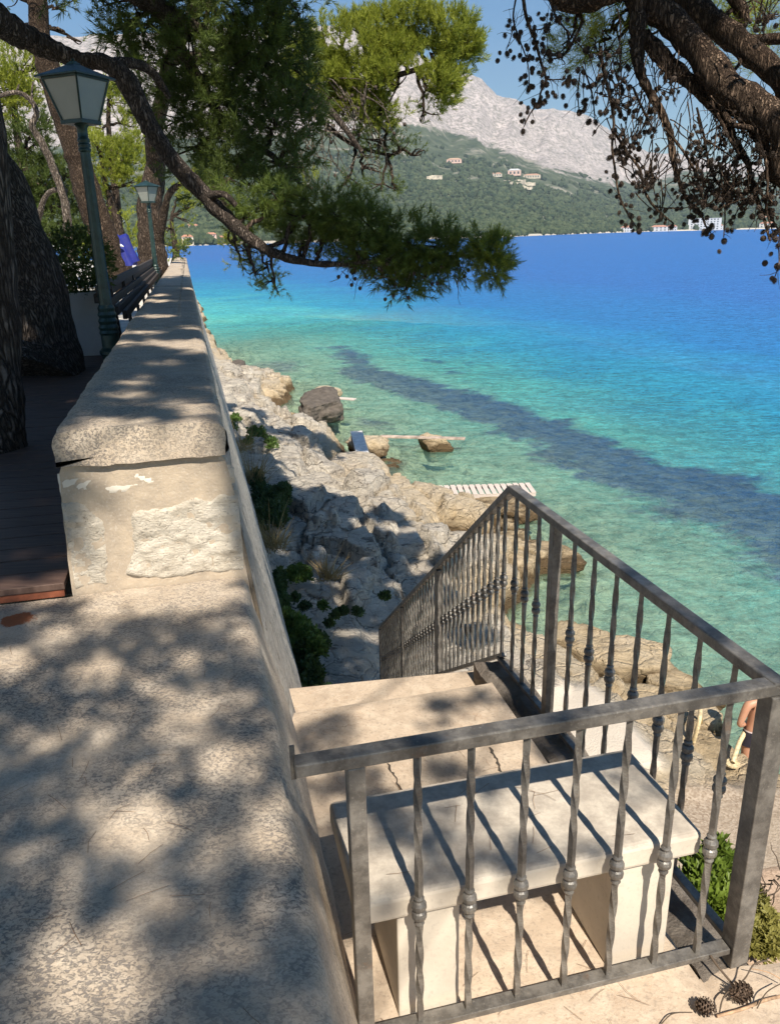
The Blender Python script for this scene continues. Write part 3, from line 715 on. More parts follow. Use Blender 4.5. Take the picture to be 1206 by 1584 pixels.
band = [((560, 575), 1.3), ((640, 600), 1.5), ((735, 625), 1.5), ((800, 655), 1.6), ((900, 692), 1.5), ((1000, 735), 1.7), ((1100, 765), 1.9), ((1206, 800), 2.2), ((1330, 840), 2.6)]
bp = np.array([uvz(at(x, y, SEA))[:2] for (x, y), r in band]); br_ = np.array([r for _, r in band])
best = np.full(A.shape, -9.0)
for i in range(len(bp) - 1):
    a_, b_ = bp[i], bp[i + 1]; L2 = ((b_ - a_) ** 2).sum(); t = np.clip(((A - a_[0]) * (b_[0] - a_[0]) + (B - a_[1]) * (b_[1] - a_[1])) / L2, 0, 1)
    dist = np.hypot((A - a_[0] - t * (b_[0] - a_[0])) * .62, B - a_[1] - t * (b_[1] - a_[1])); rr = br_[i] + t * (br_[i + 1] - br_[i])
    best = np.maximum(best, 1.0 - dist / rr * .56)
for (x, y), ru, rv, k in [((425, 568), 3.2, 1.5, .8), ((585, 655), 1.6, 1.2, .5), ((545, 552), 7, 1.3, .72), ((700, 570), 7, 1.6, .42), ((880, 700), 2.2, 1.6, .75)]:  # first ellipse is tree shade painted into the water colour, not seagrass
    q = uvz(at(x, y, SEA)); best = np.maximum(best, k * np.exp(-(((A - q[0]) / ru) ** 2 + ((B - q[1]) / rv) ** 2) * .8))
attr(sea, 'seagrass_and_shade', np.clip(best, 0, 1).ravel())

# ================================================================== far shore and mountains
sk = np.array([(-500, 60), (-100, 60), (130, 60), (300, 45), (430, 42), (544, 43), (600, 68), (660, 92), (700, 112), (715, 113), (745, 124), (768, 148), (800, 156), (820, 168), (840, 169), (862, 172), (886, 176), (915, 186), (935, 198), (970, 222), (1000, 236), (1040, 236), (1080, 242), (1120, 250), (1168, 252), (1206, 262), (1300, 280), (1700, 300)], float)
sh = np.array([(-500, 395), (0, 388), (290, 380.5), (400, 377), (600, 372), (800, 366), (1000, 358.5), (1206, 353.5), (1700, 342)], float)
vg = np.array([(-500, 235), (0, 235), (230, 215), (540, 205), (620, 188), (700, 207), (760, 226), (843, 257), (900, 274), (935, 284), (1000, 282), (1040, 272), (1100, 262), (1206, 275), (1700, 290)], float)
azs = np.array([math.atan2(*(ray(x, y)[:2])) for x, y in sk]); els = np.array([math.asin(ray(x, y)[2]) for x, y in sk])
azh = np.array([math.atan2(*(ray(x, y)[:2])) for x, y in sh]); shd = np.array([SEA / min(ray(x, y)[2], -.0022) for x, y in sh])
azv = np.array([math.atan2(*(ray(x, y)[:2])) for x, y in vg]); elv = np.array([math.asin(ray(x, y)[2]) for x, y in vg])
az = np.linspace(-.75, .78, 900); ss = np.concatenate([[-.02], np.linspace(0, 1.0, 330), [1.06, 1.2, 1.5]])
AZ, SS = np.meshgrid(az, ss, indexing='ij')
D0 = np.interp(az, azh, shd)[:, None]; EL = np.interp(az, azs, els)[:, None]; EV = np.interp(az, azv, elv)[:, None]
def far_point(AZ, SS, D0, EL):
    D = D0 + np.clip(SS, 0, 9) * 2600
    X = np.sin(AZ) * D; Y = np.cos(AZ) * D; Q = np.stack([X, Y, X * 0], -1)
    s = np.clip(SS, 0, 1)
    e = EL * (.80 * s + .20 * s ** 2.2)
    H = np.tan(e) * D
    amp = 12 * s + 95 * np.clip(s - .3, 0, 1) * (1 - np.clip((s - .9) * 10, 0, .75))
    rid = fbm(Q / 520.0, 6, 71, .55, True) + .5 * fbm(Q / 120.0, 4, 77, .6, True)
    gul = fbm(np.stack([AZ * 26 + fbm(Q / 700, 3, 3) * .8, SS * 1.6, SS * 0], -1), 4, 79, .5, True)
    H = H + amp * (rid * .55 + gul * .5 - .25) + 3.0 * np.clip(s * 12, 0, 1) * fbm(Q / 60, 3, 81)
    H = np.where(SS > 1, H - (SS - 1) * 900, H); H = np.where(SS < 0, -12, H)
    return np.stack([X, Y, SEA + .6 + np.where(SS <= 0, 0, H + 1.2)], -1)
FP = far_point(AZ, SS, D0, EL)
FP[..., 2] = np.where(SS < 0, SEA - 3, FP[..., 2])
mb = MB(); mb.add(FP, grid_faces(*AZ.shape)[:, ::-1])
m = Mat('mountain')
rk_ = m.attr('rock'); 
rockc = m.mix(m.ramp(m.noise(.012, 7, .65), [(.38, 0), (.62, 1)]), (.58, .51, .48), (.43, .385, .37))
rockc = m.mix(m.ramp(m.noise(.075, 8, .78, .5), [(.46, 0), (.56, .9)]), rockc, (.19, .18, .15))
vegc = m.mix(m.ramp(m.noise(.02, 6, .65), [(.38, 0), (.6, 1)]), (.055, .075, .042), (.105, .125, .075))
vegc = m.mix(m.ramp(m.noise(.009, 8, .72, .8), [(.535, 0), (.61, .7)]), vegc, (.36, .33, .27))
fm = m.ramp(m.math('ADD', rk_, m.math('MULTIPLY', m.math('SUBTRACT', m.noise(.011, 8, .72, .6), .5), .9)), [(.46, 0), (.54, 1)])
c = m.mix(fm, vegc, rockc); c = m.mix(m.attr('beach'), c, (.62, .56, .47))
m.done(c, .95, m.bump(m.noise(.05, 9, .8), 1.0, 7), spec=.05)
mt = obj('mountain', mb, m.m, smooth=True); tag(mt, kind='structure')
elp = np.arctan2(FP[..., 2], np.hypot(FP[..., 0], FP[..., 1]))
attr(mt, 'rock', np.clip(.5 + (elp - EV) / .02 * .5, 0, 1).ravel())
attr(mt, 'beach', ((SS > -.5) * np.clip(1 - (SS - .004) / .003, 0, 1)).ravel())
# forest on the lower slopes
def far_at(px, py):
    """point of the far slope seen at a pixel of the photograph"""
    d = ray(px, py); a = math.atan2(d[0], d[1]); i = np.argmin(abs(az - a)); e = np.where((SS[i] >= 0) & (SS[i] <= 1), elp[i], 9)
    e = np.maximum.accumulate(np.where(e > 5, -1, e)); j = min(np.searchsorted(e, math.asin(d[2])), FP.shape[1] - 4)
    p = FP[i, j].copy(); r = np.hypot(p[0], p[1]); return np.array([math.sin(a) * r, math.cos(a) * r, p[2]])
n = 26000
a_ = RNG.uniform(-.50, .56, n); s_ = RNG.uniform(.004, 1, n) ** 1.3 * .62
D0n = np.interp(a_, azh, shd); ELn = np.interp(a_, azs, els); EVn = np.interp(a_, azv, elv)
T = far_point(a_, s_, D0n, ELn); dn = np.hypot(T[:, 0], T[:, 1]); en = np.arctan2(T[:, 2], dn)
dens = vnoise(T / 70, 91) + .5 * vnoise(T / 25, 92)
keep = (en < EVn - .002 + .012 * vnoise(T / 90, 97)) & (dens > -.55 + 1.1 * np.clip((en - (EVn * .45)) / (EVn * .5 + 1e-6), 0, 1))
T = T[keep]; print('far trees', len(T))
def blobs(P, R, sub=1, seed=0, squash=1.15):
    v, f = ICO[sub]; rs = np.random.default_rng(seed); n = len(P)
    sc = R[:, None, None] * (1 + rs.uniform(-.3, .3, (n, len(v), 1))) * np.array([1, 1, squash])
    X = P[:, None, :] + v[None] * sc; F = f[None] + (np.arange(n) * len(v))[:, None, None]
    return X.reshape(-1, 3), F.reshape(-1, 3)
R = RNG.uniform(2.6, 5.6, len(T)) * (1 + .4 * (np.hypot(T[:, 0], T[:, 1]) > 1800))
mb = MB(); mb.add(*blobs(T + Z * (R * .5)[:, None], R, 1, 5)); mb.t[-1] = mb.t[-1]
m = Mat('far_forest'); m.done(m.mix(m.ramp(m.noise(.045, 5, .8), [(.4, 0), (.6, 1)]), (.030, .048, .028), (.085, .105, .055)), .9, m.bump(m.noise(.9, 3), .8, .8), spec=.05)
ff = obj('forest', mb, m.m, smooth=False); tag(ff, 'green forest covering the lower slopes across the bay', 'forest', kind='stuff')

# ---- houses across the bay
def house(px, py, w, d, h, label, name='house', wallc=(.66, .58, .48), roofc=(.42, .20, .13), floors=2, cols=3, flat=False, group='houses on the far shore', turn=0):
    p = far_at(px, py); p = p - Z * 1.5; r = thing(name, label, 'house' if name == 'house' else name.replace('_', ' '), p, group)
    to = -p / np.linalg.norm(p); to[2] = 0; to /= np.linalg.norm(to); c_, s_ = math.cos(turn), math.sin(turn); to = np.array([to[0] * c_ - to[1] * s_, to[0] * s_ + to[1] * c_, 0])
    sd = np.array([to[1], -to[0], 0]); hh = h + 1.5
    mb = MB(); mb.box(p + Z * hh / 2, (d / 2, w / 2, hh / 2), (to, sd, Z)); obj('wall', mb, simple('plaster%02d' % int(wallc[2] * 90), wallc, .9, .08, .3, 0), r)
    mb = MB()
    if flat: mb.box(p + Z * (hh + .25), (d / 2 + .3, w / 2 + .3, .25), (to, sd, Z))
    else:
        e = .5; q = [p + Z * hh + to * a * (d / 2 + e) + sd * b * (w / 2 + e) for a, b in ((1, 1), (1, -1), (-1, -1), (-1, 1))]; rg = w / 2 * .55
        q += [p + Z * (hh + d * .26) + sd * rg, p + Z * (hh + d * .26) - sd * rg]
        mb.add(q, [(0, 4, 5, 1), (2, 5, 4, 3)]); mb.add(q, [(0, 3, 4), (1, 5, 2)]); mb.add(q, [(0, 1, 2, 3)])
    obj('roof', mb, simple('roof_tile%02d' % int(roofc[0] * 90), roofc, .9, .15, .8, 0), r)
    for fl in range(floors):
        for k in range(cols):
            mb = MB(); mb.box(p + to * (d / 2 + .03) + sd * ((k + .5) / cols - .5) * w * .88 + Z * (1.5 + (fl + .5) * h / floors), (.05, w / cols * .2, h / floors * .26), (to, sd, Z)); obj('window', mb, simple('window_dark', (.06, .07, .08), .3, .1, 1, 0), r)
    return r
LH = [(291, 379, 11, 8, 6, 'cream house with red roof right on the far shore beside the parapet end', 0, 2, 3), (298, 356, 15, 8, 5, 'wide ochre house highest above the bay village', 0, 1, 4),
      (328, 377, 10, 7, 8, 'tall pink and cream villa by the beach left of the branch', 1, 3, 3), (341, 377, 8, 6, 5, 'small pink house at the end of the village', 1, 2, 2), (314, 364, 8, 6, 4, 'small cream house half hidden in trees above the village', 0, 1, 2)]
for x, y, w, d, h, lb, k, fl, co in LH: house(x, y, w, d, h, lb, wallc=((.68, .58, .44), (.66, .46, .38))[k], floors=fl, cols=co)
house(1088, 357, 62, 20, 22, 'large white hotel block on the far shore behind the hanging cones', 'hotel', (.58, .58, .58), (.5, .5, .5), 5, 9, True, None)
for x, y, w, lb in [(1018, 359, 34, 'long low white building on the shore left of the hotel'), (1038, 358, 20, 'pink house with red roof left of the hotel'), (968, 362, 22, 'low cream house at the tree line on the far shore'), (1180, 342, 46, 'white house on the slope at the right edge'), (1108, 357, 22, 'small orange roofed house right of the hotel'), (1185, 352, 30, 'pale beach house below the white house at the right edge')]:
    house(x, y, w, 12, 8, lb, wallc=(.72, .66, .58) if 'white' not in lb else (.6, .59, .57), floors=2, cols=4)
# monastery on its bright terrace
house(795, 272, 36, 18, 12, 'red roofed church high on the green slope', 'church', (.66, .50, .38), (.50, .22, .13), 1, 3, False, None)
house(822, 276, 48, 14, 8, 'long pale stone building right of the hillside church', 'house', (.60, .53, .42), (.46, .27, .18), 1, 6)
house(767, 274, 30, 12, 6, 'low pale stone house left of the hillside church', 'house', (.58, .52, .43), (.46, .27, .18), 1, 4)
house(702, 252, 40, 16, 8, 'lone ochre house on the slope left of the church', 'house', (.60, .50, .38), (.45, .30, .2), 1, 4)
def terrace_wall(px, py, w, h, label):
    p = far_at(px, py); to = -p / np.linalg.norm(p); to[2] = 0; to /= np.linalg.norm(to); sd = np.array([to[1], -to[0], 0]); n = max(8, int(w / 4))
    rings = []
    for i in range(n + 1):
        t = (i / n - .5) * w; q = p + sd * t + to * (fbm(np.array([t / 20, 0, px]), 3, 3) * 7); k = h * (.7 + .5 * vnoise(np.array([t / 9, 1.0, px]), 5))
        rings.append(np.array([q - Z * 5 + to * 2, q + Z * k + to * 1, q + Z * k - to * 6, q - Z * 5 - to * 6]))
    mb = MB(); mb.loft(rings); o = obj('terrace_wall', mb, simple('terrace_stone', (.50, .44, .34), .95, .25, .12, .8, .4, 1.5), loc=p); tag(o, label, 'terrace wall', 'dry stone terraces below the church')
terrace_wall(785, 281, 90, 5, 'pale stone terrace just under the hillside church'); terrace_wall(790, 286, 120, 5, 'second dry stone terrace below the hillside church'); terrace_wall(798, 291, 80, 5, 'lowest dry stone terrace below the hillside church'); terrace_wall(650, 275, 100, 4, 'long pale bank on the slope left of the church terraces')

# ================================================================== foliage helpers
def rot_from(dirs, roll):
    d = dirs / (np.linalg.norm(dirs, axis=1)[:, None] + 1e-9); ref = np.where(np.abs(d[:, 2:3]) < .9, [[0, 0, 1.0]], [[1.0, 0, 0]])
    x = np.cross(d, ref); x /= np.linalg.norm(x, axis=1)[:, None]; y = np.cross(d, x)
    c, s = np.cos(roll)[:, None], np.sin(roll)[:, None]; x2 = x * c + y * s; y2 = -x * s + y * c
    return np.stack([x2, y2, d], 2)
def tuft_proto(nn, ln, w, L, spread, rs):
    """one shoot along +Z of length L carrying nn needles of length ln, each a slim triangle"""
    t = np.sort(rs.uniform(.05, 1, nn)); a = rs.uniform(0, 2 * PI, nn); sp = spread * rs.uniform(.55, 1.25, nn) * (1.15 - .6 * t)
    base = np.stack([t * 0, t * 0, t * L], 1)
    d = np.stack([np.cos(a) * np.sin(sp), np.sin(a) * np.sin(sp), np.cos(sp)], 1); side = np.cross(d, rs.normal(size=(nn, 3))); side /= np.linalg.norm(side, axis=1)[:, None]
    l = ln * rs.uniform(.7, 1.1, nn)[:, None]
    return np.stack([base - side * w / 2, base + side * w / 2, base + d * l + np.array([0, 0, -.06]) * l * 0], 1)
def shoots(P, D, S, nn=30, ln=.09, w=.006, L=.16, spread=.95, seed=0, variants=6):
    rs = np.random.default_rng(seed); mb = MB(); k = rs.integers(0, variants, len(P))
    for q in range(variants):
        idx = np.where(k == q)[0]
        if not len(idx): continue
        pr = tuft_proto(nn, ln, w, L, spread, rs).reshape(-1, 3)
        Rm = rot_from(D[idx], rs.uniform(0, 2 * PI, len(idx)))
        X = np.einsum('nij,kj->nki', Rm, pr) * S[idx][:, None, None] + P[idx][:, None, :]
        n = len(idx) * nn; mb.add(X.reshape(-1, 3), np.arange(n * 3).reshape(n, 3))
    return mb
def merge(dst, src):
    off = dst.n
    for v in src.v: dst.v.append(v); dst.n += len(v)
    for f in src.t: dst.t.append(f + off)
def clump_points(px, py, rx, ry, dist, dens, rs, depth=1.0, hollow=.35):
    """points through an ellipsoidal foliage pad; density in shoots per m2 of face"""
    c = at_d(px, py, dist); a = rx * dist / F_PX; b = ry * dist / F_PX; n = max(3, int(dens * PI * a * b))
    q = rs.normal(size=(n, 3)); q /= np.linalg.norm(q, axis=1)[:, None]; r = rs.uniform(hollow, 1, n) ** .6
    q = q * r[:, None] * (1 + .25 * vnoise(q * 2.3 + px, 3)[:, None]); de = (a + b) / 2 * depth
    P = c + q[:, 0:1] * RT * a + q[:, 1:2] * UP * b + q[:, 2:3] * FW * de
    sc_ = max(.45, dist / 14); keep = (vnoise(P / (.34 * sc_) + 5, 21) + .5 * vnoise(P / (.15 * sc_), 22)) > (-.16 if dist > 6 else -.9)
    return P[keep], q[keep], c, a
def crown(parent, clumps, dens, name='crown', mat_=None, seed=0, scale=1.0, nn=30, w=.006, ln=.09, L=.15, up=.7, mains=None, branch_mat=None, depth=1.0):
    rs = np.random.default_rng(seed); PP, DD, SS_ = [], [], []; br = MB()
    for (px, py, rx, ry, dist) in clumps:
        P, q, c, a = clump_points(px, py, rx, ry, dist, dens, rs, depth)
        out = q[:, 0:1] * RT + q[:, 1:2] * UP + q[:, 2:3] * FW
        D = out * .9 + Z * up + rs.normal(size=P.shape) * .45
        PP.append(P); DD.append(D); SS_.append(rs.uniform(.75, 1.3, len(P)) * scale)
        if mains is not None:
            M_ = np.asarray(mains); j = np.argmin(np.linalg.norm(M_ - c, axis=1)); s0 = M_[j]
            mid = (s0 + c) / 2 + Z * .1 * np.linalg.norm(c - s0) + rs.normal(size=3) * .05 * np.linalg.norm(c - s0)
            t = np.linspace(0, 1, 9)[:, None]; path = (1 - t) ** 2 * s0 + 2 * t * (1 - t) * mid + t ** 2 * c; path[1:-1] += rs.normal(size=(7, 3)) * .02
            br.tube(path, np.linspace(.028, .012, 9) * scale * min(1.6, dist / 9), 6)
            for _ in range(int(5 + 5 * a) if len(P) else 0):
                e = P[rs.integers(len(P))]; m_ = (c + e) / 2 + rs.normal(size=3) * .06; tt = np.linspace(0, 1, 5)[:, None]
                br.tube((1 - tt) ** 2 * (c + (s0 - c) * rs.uniform(0, .25)) + 2 * tt * (1 - tt) * m_ + tt ** 2 * e, np.linspace(.011, .004, 5) * scale * min(1.6, dist / 9), 4, cap=False)
    P, D, S_ = np.concatenate(PP), np.concatenate(DD), np.concatenate(SS_)
    print(name, 'shoots', len(P))
    o = obj(name, shoots(P, D, S_, nn, ln, w, L, .95, seed), mat_ or NEEDLE, parent)
    if mains is not None: obj('branches', br, branch_mat or BARK, parent, smooth=True)
    return o
def spline(pts, n=6):
    P = np.asarray(pts, float); out = []
    for i in range(len(P) - 1):
        p0 = P[max(i - 1, 0)]; p1 = P[i]; p2 = P[i + 1]; p3 = P[min(i + 2, len(P) - 1)]
        for k in range(n):
            t = k / n; out.append(.5 * ((2 * p1) + (-p0 + p2) * t + (2 * p0 - 5 * p1 + 4 * p2 - p3) * t * t + (-p0 + 3 * p1 - 3 * p2 + p3) * t ** 3))
    return np.array(out + [P[-1]])
def limb(mb, pix, n=14, wob=.16, seed=0, sub=6):
    """pix: (x, y, distance, radius in pixels)"""
    P = [np.append(at_d(x, y, d), r * .82 * d / F_PX) for x, y, d, r in pix]; Q = spline(P, sub)
    mb.tube(Q[:, :3], np.maximum(Q[:, 3], .002), n, wob, seed); return Q[:, :3]

# ================================================================== pines behind the parapet
def tree(name, label, base, group=None, cat='tree'): return thing(name, label, cat, base, group)
# near left pine: leaning trunk, the long branch that crosses to the water, drooping foliage
t1b = at(30, 575, -1.24); T1 = tree('pine_tree', 'pine with the thickest furrowed trunk at the left and a long branch over the water', t1b)
mb = MB(); q1 = limb(mb, [(28, 590, 8.9, 118), (36, 545, 9.0, 97), (34, 500, 9.0, 84), (28, 459, 9.05, 79), (12, 400, 9.1, 78), (-14, 340, 9.2, 74), (-48, 270, 9.3, 70), (-90, 190, 9.4, 64), (-130, 80, 9.6, 56), (-150, -60, 9.8, 50), (-150, -220, 10, 44)], 40, .10, 3, 9)
obj('trunk', mb, mat_bark('furrowed_bark', (.115, .088, .072), (.19, .155, .13), 1.15), T1, smooth=True)
mb = MB(); qb = limb(mb, [(-140, 60, 9.7, 30), (-90, -10, 10.0, 27), (-40, 8, 10.3, 24), (0, 35, 10.6, 22), (45, 60, 10.8, 19), (85, 78, 10.8, 15), (125, 93, 10.8, 12), (163, 97, 10.7, 14), (193, 122, 10.6, 16), (215, 160, 10.5, 16), (238, 205, 10.4, 15), (275, 258, 10.3, 14), (320, 306, 10.2, 14), (365, 350, 10.1, 12), (410, 385, 10.0, 9), (460, 403, 9.9, 7), (520, 409, 9.8, 5), (590, 402, 9.8, 4), (660, 398, 9.8, 3), (740, 395, 9.8, 2)], 14, .2, 5)
limb(mb, [(165, 100, 10.7, 10), (205, 98, 10.8, 8), (235, 112, 11, 7), (262, 150, 11.2, 5)], 9, .2, 6)
limb(mb, [(320, 306, 10.2, 8), (345, 300, 10.0, 6), (365, 318, 10.0, 5)], 8, .2, 6); limb(mb, [(410, 383, 10.0, 4), (440, 372, 10, 4), (450, 345, 10, 3), (480, 330, 10, 2)], 7, .2, 6)
qc = limb(mb, [(-90, -10, 10.0, 22), (20, -80, 10.5, 20), (140, -60, 11, 18), (240, 10, 12, 15), (330, 60, 12.5, 12), (420, 110, 12.8, 9), (500, 160, 13, 6), (560, 235, 12.8, 4)], 12, .2, 8)
qd = limb(mb, [(240, 10, 12, 10), (300, 110, 12.2, 9), (350, 190, 12.2, 7), (420, 240, 12, 5), (470, 290, 11.6, 3)], 10, .2, 9)
obj('limb', mb, BARKG, T1, smooth=True)
low_cl = [(430, 310, 42, 22, 10.2), (490, 322, 55, 26, 10.1), (540, 338, 55, 26, 10.0), (585, 358, 58, 32, 9.9), (635, 375, 58, 36, 9.8), (600, 405, 60, 30, 9.9), (560, 388, 45, 24, 10.0), (680, 385, 46, 34, 9.8), (655, 422, 46, 24, 9.8), (708, 405, 40, 26, 9.8), (757, 400, 30, 38, 9.7), (740, 378, 20, 18, 9.7), (590, 430, 40, 14, 9.9), (630, 448, 30, 12, 9.9), (500, 370, 40, 16, 10.1), (455, 350, 40, 18, 10.2), (390, 330, 44, 28, 10.4), (350, 318, 30, 22, 10.5), (545, 425, 18, 10, 9.9), (470, 375, 35, 14, 10.2)]
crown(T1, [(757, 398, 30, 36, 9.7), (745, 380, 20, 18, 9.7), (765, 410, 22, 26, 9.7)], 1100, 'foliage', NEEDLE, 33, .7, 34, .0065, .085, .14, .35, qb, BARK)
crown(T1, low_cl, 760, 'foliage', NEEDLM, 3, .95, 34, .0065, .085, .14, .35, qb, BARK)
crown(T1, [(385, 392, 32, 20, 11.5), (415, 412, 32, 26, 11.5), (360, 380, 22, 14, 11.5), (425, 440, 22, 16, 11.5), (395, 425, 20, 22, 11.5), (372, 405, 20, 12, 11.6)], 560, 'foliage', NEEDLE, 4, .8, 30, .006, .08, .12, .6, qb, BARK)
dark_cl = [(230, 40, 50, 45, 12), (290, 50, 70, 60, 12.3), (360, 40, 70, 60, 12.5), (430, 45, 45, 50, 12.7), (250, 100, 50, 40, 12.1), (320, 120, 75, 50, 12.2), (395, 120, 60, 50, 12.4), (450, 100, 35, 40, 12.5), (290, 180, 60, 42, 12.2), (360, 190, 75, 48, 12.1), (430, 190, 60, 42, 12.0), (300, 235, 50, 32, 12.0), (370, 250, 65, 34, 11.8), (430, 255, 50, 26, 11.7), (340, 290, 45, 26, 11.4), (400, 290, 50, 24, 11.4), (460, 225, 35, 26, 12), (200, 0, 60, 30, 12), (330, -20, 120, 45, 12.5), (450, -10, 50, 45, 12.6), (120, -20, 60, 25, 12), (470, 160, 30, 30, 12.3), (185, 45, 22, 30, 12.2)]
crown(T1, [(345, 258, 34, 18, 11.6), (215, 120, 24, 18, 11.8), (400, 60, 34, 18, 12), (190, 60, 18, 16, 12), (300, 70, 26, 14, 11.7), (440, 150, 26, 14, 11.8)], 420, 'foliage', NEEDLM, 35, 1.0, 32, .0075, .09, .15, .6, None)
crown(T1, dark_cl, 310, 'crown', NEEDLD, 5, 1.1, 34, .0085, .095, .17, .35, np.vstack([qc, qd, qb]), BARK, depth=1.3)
T0 = tree('dark_trunk_tree', 'black shaded narrow trunk at the very left edge in front of the thick pine', at(2, 692, -1.24))
mb = MB(); limb(mb, [(2, 705, 5.7, 44), (2, 660, 5.7, 38), (0, 560, 5.7, 34), (-6, 430, 5.7, 34), (-18, 300, 5.7, 34), (-40, 100, 5.8, 32), (-60, -80, 5.9, 30)], 22, .12, 29)
obj('trunk', mb, bpy.data.materials['furrowed_bark'], T0, smooth=True)
# second pine: thick trunk with smooth bulge by the wall
t3b = at(236, 420, -1.3); d3 = np.linalg.norm(t3b)
T3 = tree('pine_tree', 'upright dark pine beside the farther lamp post with sunlit bright green crown', t3b)
mb = MB(); limb(mb, [(238, 432, 24, 30), (236, 395, 24, 25), (232, 350, 24, 21), (234, 300, 24, 20), (241, 255, 24, 16), (237, 215, 23.5, 13), (250, 160, 22.5, 12), (265, 90, 21, 12), (300, 20, 20, 11), (340, -60, 19, 10)], 22, .16, 12)
qa = limb(mb, [(265, 90, 21, 9), (340, 90, 19.5, 9), (430, 110, 18, 8), (520, 130, 17.2, 6), (600, 120, 17, 5), (680, 95, 17, 3)], 9, .2, 13)
qe = limb(mb, [(430, 110, 18, 6), (480, 170, 17.3, 5), (540, 220, 17, 4), (600, 240, 17, 3)], 8, .2, 13)
limb(mb, [(242, 392, 24, 8), (252, 340, 23.6, 7), (262, 300, 23.2, 6), (282, 282, 23, 4), (300, 262, 22.6, 3)], 9, .2, 14)
obj('trunk', mb, BARK, T3, smooth=True)
br_cl = [(478, 95, 40, 28, 16.6), (500, 55, 26, 26, 17), (528, 70, 36, 28, 16.9), (560, 45, 30, 14, 17.2), (598, 48, 46, 30, 17), (640, 42, 40, 28, 17), (668, 62, 38, 34, 16.9), (700, 62, 36, 30, 16.8), (722, 76, 24, 22, 16.8), (500, 135, 48, 26, 16.6), (560, 130, 55, 28, 16.6), (615, 135, 55, 30, 16.6), (660, 140, 46, 30, 16.6), (690, 122, 28, 26, 16.6), (560, 95, 60, 26, 16.8), (620, 95, 50, 26, 16.8), (590, 178, 38, 14, 16.5), (655, 178, 26, 10, 16.5), (440, 82, 26, 18, 16.6), (430, 40, 24, 26, 16.8), (540, 160, 55, 16, 16.6)]
crown(T3, br_cl, 760, 'crown', NEEDLE, 7, 1.0, 30, .0105, .09, .15, .9, np.vstack([qa, qe]), BARK, depth=1.2)
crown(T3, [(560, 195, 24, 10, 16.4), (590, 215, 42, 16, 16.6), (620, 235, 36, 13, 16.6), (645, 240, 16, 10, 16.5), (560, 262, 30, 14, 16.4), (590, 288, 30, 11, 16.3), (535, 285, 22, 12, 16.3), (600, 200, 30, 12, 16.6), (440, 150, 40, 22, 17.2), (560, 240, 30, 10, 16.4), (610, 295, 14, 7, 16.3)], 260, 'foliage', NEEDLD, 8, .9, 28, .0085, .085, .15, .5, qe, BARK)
crown(T3, [(330, 262, 34, 22, 17), (300, 250, 26, 20, 17.5), (390, 275, 30, 20, 16.5), (420, 285, 26, 12, 16), (320, 285, 40, 14, 17), (470, 280, 26, 12, 16)], 420, 'foliage', NEEDLE, 9, .9, 28, .0085, .085, .15, .9, None)
# bare twiggy hanging branches with small cones under the bright crown
mb = MB(); cn = []; rs = np.random.default_rng(5); vco, fco = ICO[2]
def hang(mb, cn, start, n_sub, rs, ln, rad, cone_r, droop=.8, fwd=None, cones=3):
    p = start.copy(); d = rs.normal(size=3) * .5 - Z * droop + (fwd if fwd is not None else 0); d /= np.linalg.norm(d); path = [p.copy()]
    for _ in range(n_sub):
        d = d + rs.normal(size=3) * .22 - Z * .08; d /= np.linalg.norm(d); p = p + d * ln / n_sub; path.append(p.copy())
    mb.tube(np.array(path), np.linspace(rad, rad * .35, len(path)), 5, cap=False)
    for _ in range(cones):
        c = path[rs.integers(1, len(path))] + rs.normal(size=3) * cone_r * 1.2 - Z * cone_r
        if cn is not None: cn.append((c, cone_r))
    return path
for i in range(120):
    s = at_d(rs.uniform(430, 580), rs.uniform(120, 250), rs.uniform(15.8, 17)); hang(mb, cn, s, 6, rs, rs.uniform(.4, 1.1), .012, .03, .8, RT * .25, int(i % 2))
for i in range(60):
    s = at_d(rs.uniform(520, 740), rs.uniform(395, 432), rs.uniform(9.6, 9.9)); hang(mb, cn, s, 4, rs, rs.uniform(.12, .35), .005, .021, .9, None, int(i % 2))
obj('twigs', mb, BARKP, T3, smooth=True); 
mcn = MB(); mcn.add(vco * (1 + .18 * vnoise(vco * 4, 3)[:, None]) * np.array([1, 1, 1.15]), fco); mcn = mcn.mesh('cone', smooth=True); mcn.materials.append(simple('cone_scales', (.055, .038, .028), .8, .35, 90, .3, 200, .001))
for p, r in cn[:95]:
    o = bpy.data.objects.new('cone', mcn); COL.objects.link(o); o.parent = T3; o.location = [float(v) for v in (p - org(T3))]; o.scale = (r, r, r)
# third pine: straight leaning trunk behind the lamp
T2 = tree('pine_tree', 'tall pine with bare leaning trunk just behind the nearer lamp post', at(195, 445, -1.3))
mb = MB(); limb(mb, [(186, 450, 17, 30), (174, 420, 17, 26), (154, 350, 17, 22), (134, 290, 17, 21), (118, 240, 17, 18), (105, 200, 17, 18), (90, 150, 17, 19), (72, 95, 17, 17), (62, 50, 17, 14), (58, 0, 17, 14), (50, -60, 17, 12)], 22, .16, 15)
obj('trunk', mb, BARKN, T2, smooth=True)
crown(T2, [(100, 48, 28, 16, 17), (115, 62, 16, 8, 17), (18, -12, 50, 18, 17), (30, 40, 20, 14, 17.4), (90, 10, 24, 14, 17)], 60, 'crown', NEEDLD, 11, .9, 28, .0085, .085, .15, .6, [at_d(62, 40, 17), at_d(60, 20, 17)], BARK)
